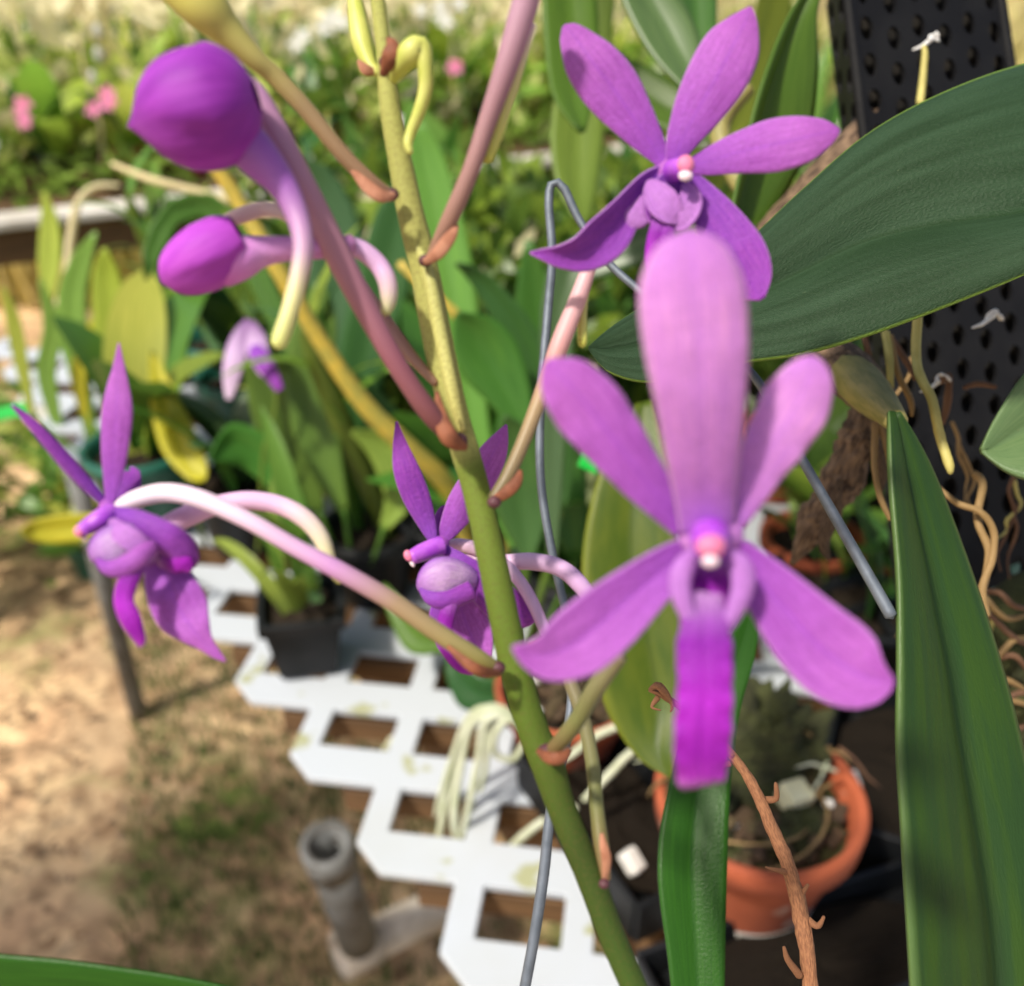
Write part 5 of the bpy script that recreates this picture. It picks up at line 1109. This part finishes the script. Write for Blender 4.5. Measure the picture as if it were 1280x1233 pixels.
# ---------- flower 3: small side view, behind the stem
D = .186
f3 = blob('flower', 549, 681, D, 13, 12, 11, mat['petal'], sp, label='side view purple flower half hidden behind the green stem')
petal('petal', [(543, 680, D - .001, 4, 0), (534, 655, D - .001, 11), (520, 620, D - .002, 17), (508, 588, D - .003, 16), (501, 560, D - .003, 10), (498, 542, D - .003, 5), (496, 527, D - .003, 1)], mat['petal_deep'], f3, bulge=.12, cols=12)
petal('petal', [(552, 678, D, 5, 0), (562, 660, D, 13), (578, 632, D, 20), (598, 600, D + .001, 21), (615, 570, D + .001, 18), (625, 550, D + .001, 11), (633, 531, D + .001, 1)], mat['petal'], f3, bulge=.08, cols=12)
petal('sepal', [(546, 672, D + .003, 4, 0), (548, 655, D + .004, 7), (553, 640, D + .005, 6), (556, 632, D + .005, 1)], mat['petal_deep'], f3, bulge=.1, rows=12, cols=8)
petal('sepal', [(556, 686, D - .002, 5, 0), (575, 705, D - .003, 14), (602, 730, D - .002, 22), (635, 760, D, 24), (658, 770, D, 15), (674, 770, D, 2)], mat['petal_deep'], f3, bulge=.14, cols=12)
petal('throat', [(594, 726, D - .003, 10, 0), (575, 722, D - .005, 20), (554, 722, D - .0065, 26), (538, 728, D - .007, 21), (528, 734, D - .0065, 10), (524, 738, D - .006, 2)], mat['throat'], f3, bulge=.22, rows=24, cols=14, curl=.05)
petal('side_lobe', [(527, 735, D - .007, 4, 0), (540, 748, D - .008, 9), (560, 750, D - .008, 11), (590, 738, D - .006, 12)], mat['petal_deep'], f3, bulge=.25, rows=16, cols=10)
petal('sepal', [(570, 735, D - .002, 12, 0), (576, 760, D - .001, 24), (587, 790, D, 28), (598, 815, D, 20), (606, 832, D, 8), (604, 846, D, 2)], mat['petal'], f3, bulge=-.06, cols=12)
petal('lip', [(572, 742, D - .007, 5, 0), (562, 760, D - .008, 9), (556, 785, D - .008, 10), (562, 812, D - .008, 10), (578, 832, D - .008, 9), (592, 842, D - .008, 2)], mat['lip'], f3, bulge=.25, rows=24, cols=12)
petal('sepal', [(552, 745, D + .001, 8, 0), (548, 775, D + .002, 12), (556, 805, D + .002, 10), (566, 830, D + .002, 2)], mat['petal_deep'], f3, bulge=.1, rows=14, cols=8)
tube('column', [(552, 682, D - .003, 12), (540, 686, D - .004, 12), (525, 692, D - .005, 11), (514, 697, D - .006, 9)], mat['column'], f3, ring=16, n=16)
blob('anther_cap', 511, 695, D - .0062, 8, 6, 6, mat['anther'], f3, 60, seg=12); blob('column_tip', 515, 704, D - .006, 6, 3, 3, mat['white_tip'], f3, 60, seg=10)
tube('spur', [(560, 700, .191, 6), (600, 700, .190, 9), (632, 703, .189, 10), (665, 702, .188, 11), (700, 710, .187, 11), (726, 732, .186, 11), (745, 760, .186, 8)], mat['ped_lilac'], f3, ring=14, n=30)

# ---------- flower 4: left, side view
D = .156
f4 = blob('flower', 137, 634, D, 13, 13, 12, mat['petal'], sp, label='side view purple flower at the end of a white arching pedicel above the bare earth')
petal('sepal', [(137, 632, D - .001, 4, 0), (141, 600, D - .001, 11), (144, 560, D - .002, 17), (147, 515, D - .003, 19), (148, 485, D - .003, 14), (149, 462, D - .003, 8), (149, 445, D - .003, 4), (149, 429, D - .003, .5)], mat['petal'], f4, bulge=.12, rows=36, cols=12, groove=.03)
petal('petal', [(133, 630, D, 4, 0), (108, 605, D - .002, 8), (80, 574, D - .004, 9), (50, 540, D - .006, 7), (28, 518, D - .007, 4), (15, 506, D - .008, 1)], mat['petal_deep'], f4, bulge=.35, rows=30, cols=10)
petal('petal', [(140, 632, D + .002, 6, 0), (150, 615, D + .003, 15), (162, 602, D + .004, 16), (168, 590, D + .005, 7), (163, 584, D + .005, 1)], mat['petal_deep'], f4, bulge=.08, rows=16, cols=10)
petal('petal', [(139, 640, D - .003, 7, 0), (160, 650, D - .005, 14, -1), (185, 663, D - .006, 18, -1), (210, 677, D - .006, 20, -1), (228, 690, D - .005, 20), (238, 702, D - .004, 10), (236, 710, D - .004, 2)], mat['petal_deep'], f4, bulge=.18, rows=28, cols=12, curl=-.12)
petal('throat', [(204, 692, D - .003, 12, 0), (180, 684, D - .005, 22), (155, 682, D - .007, 28), (134, 688, D - .008, 25), (122, 696, D - .0075, 14), (118, 702, D - .007, 3)], mat['throat'], f4, bulge=.22, rows=26, cols=16, curl=.05)
petal('side_lobe', [(140, 650, D - .006, 4, 0), (150, 664, D - .0085, 12), (168, 676, D - .009, 14), (186, 688, D - .008, 9), (196, 694, D - .007, 2)], mat['lobe'], f4, bulge=.15, rows=16, cols=10, curl=.15)
petal('side_lobe', [(122, 700, D - .009, 3, 0), (135, 710, D - .010, 9), (155, 708, D - .0105, 12), (175, 695, D - .010, 12), (192, 680, D - .008, 8)], mat['petal'], f4, bulge=.25, rows=18, cols=10)
petal('throat', [(150, 668, D - .005, 10, 0), (170, 676, D - .004, 20), (190, 690, D - .002, 24), (206, 700, D, 16)], mat['petal'], f4, bulge=.2, rows=14, cols=10)
petal('lip', [(188, 694, D - .007, 7, 0), (172, 705, D - .009, 12), (160, 728, D - .010, 12), (155, 752, D - .0105, 12), (164, 775, D - .011, 13), (172, 792, D - .011, 9), (176, 803, D - .011, 6), (174, 809, D - .011, 1)], mat['lip'], f4, bulge=.25, rows=28, cols=12, groove=.06)
petal('sepal', [(196, 692, D - .002, 13, 0), (205, 715, D - .002, 26), (217, 742, D - .003, 34), (230, 768, D - .003, 34), (244, 788, D - .004, 22), (257, 804, D - .004, 11), (270, 817, D - .004, 6), (283, 827, D - .004, .5)], mat['petal'], f4, bulge=.08, rows=36, cols=14, groove=.03)
petal('petal', [(200, 700, D - .004, 8, 0), (218, 700, D - .005, 16), (232, 706, D - .005, 12), (238, 715, D - .005, 2)], mat['lip'], f4, bulge=.2, rows=12, cols=8)
tube('column', [(140, 640, D - .003, 12), (128, 648, D - .005, 13), (113, 657, D - .006, 11), (102, 664, D - .007, 9)], mat['column'], f4, ring=16, n=16)
blob('anther_cap', 99, 665, D - .0072, 8, 6, 6, mat['anther'], f4, 60, seg=12); blob('column_tip', 105, 673, D - .0066, 6, 3, 3, mat['white_tip'], f4, 40, seg=10)
tube('spur', [(190, 672, .158, 10), (205, 660, .159, 13), (235, 645, .160, 14), (270, 632, .161, 12), (310, 626, .162, 12), (350, 632, .163, 12), (380, 648, .163, 12), (400, 670, .163, 11), (410, 695, .163, 9), (414, 712, .163, 7), (425, 728, .163, 4)], mat['spur_pink_green'], f4, ring=16, n=50)
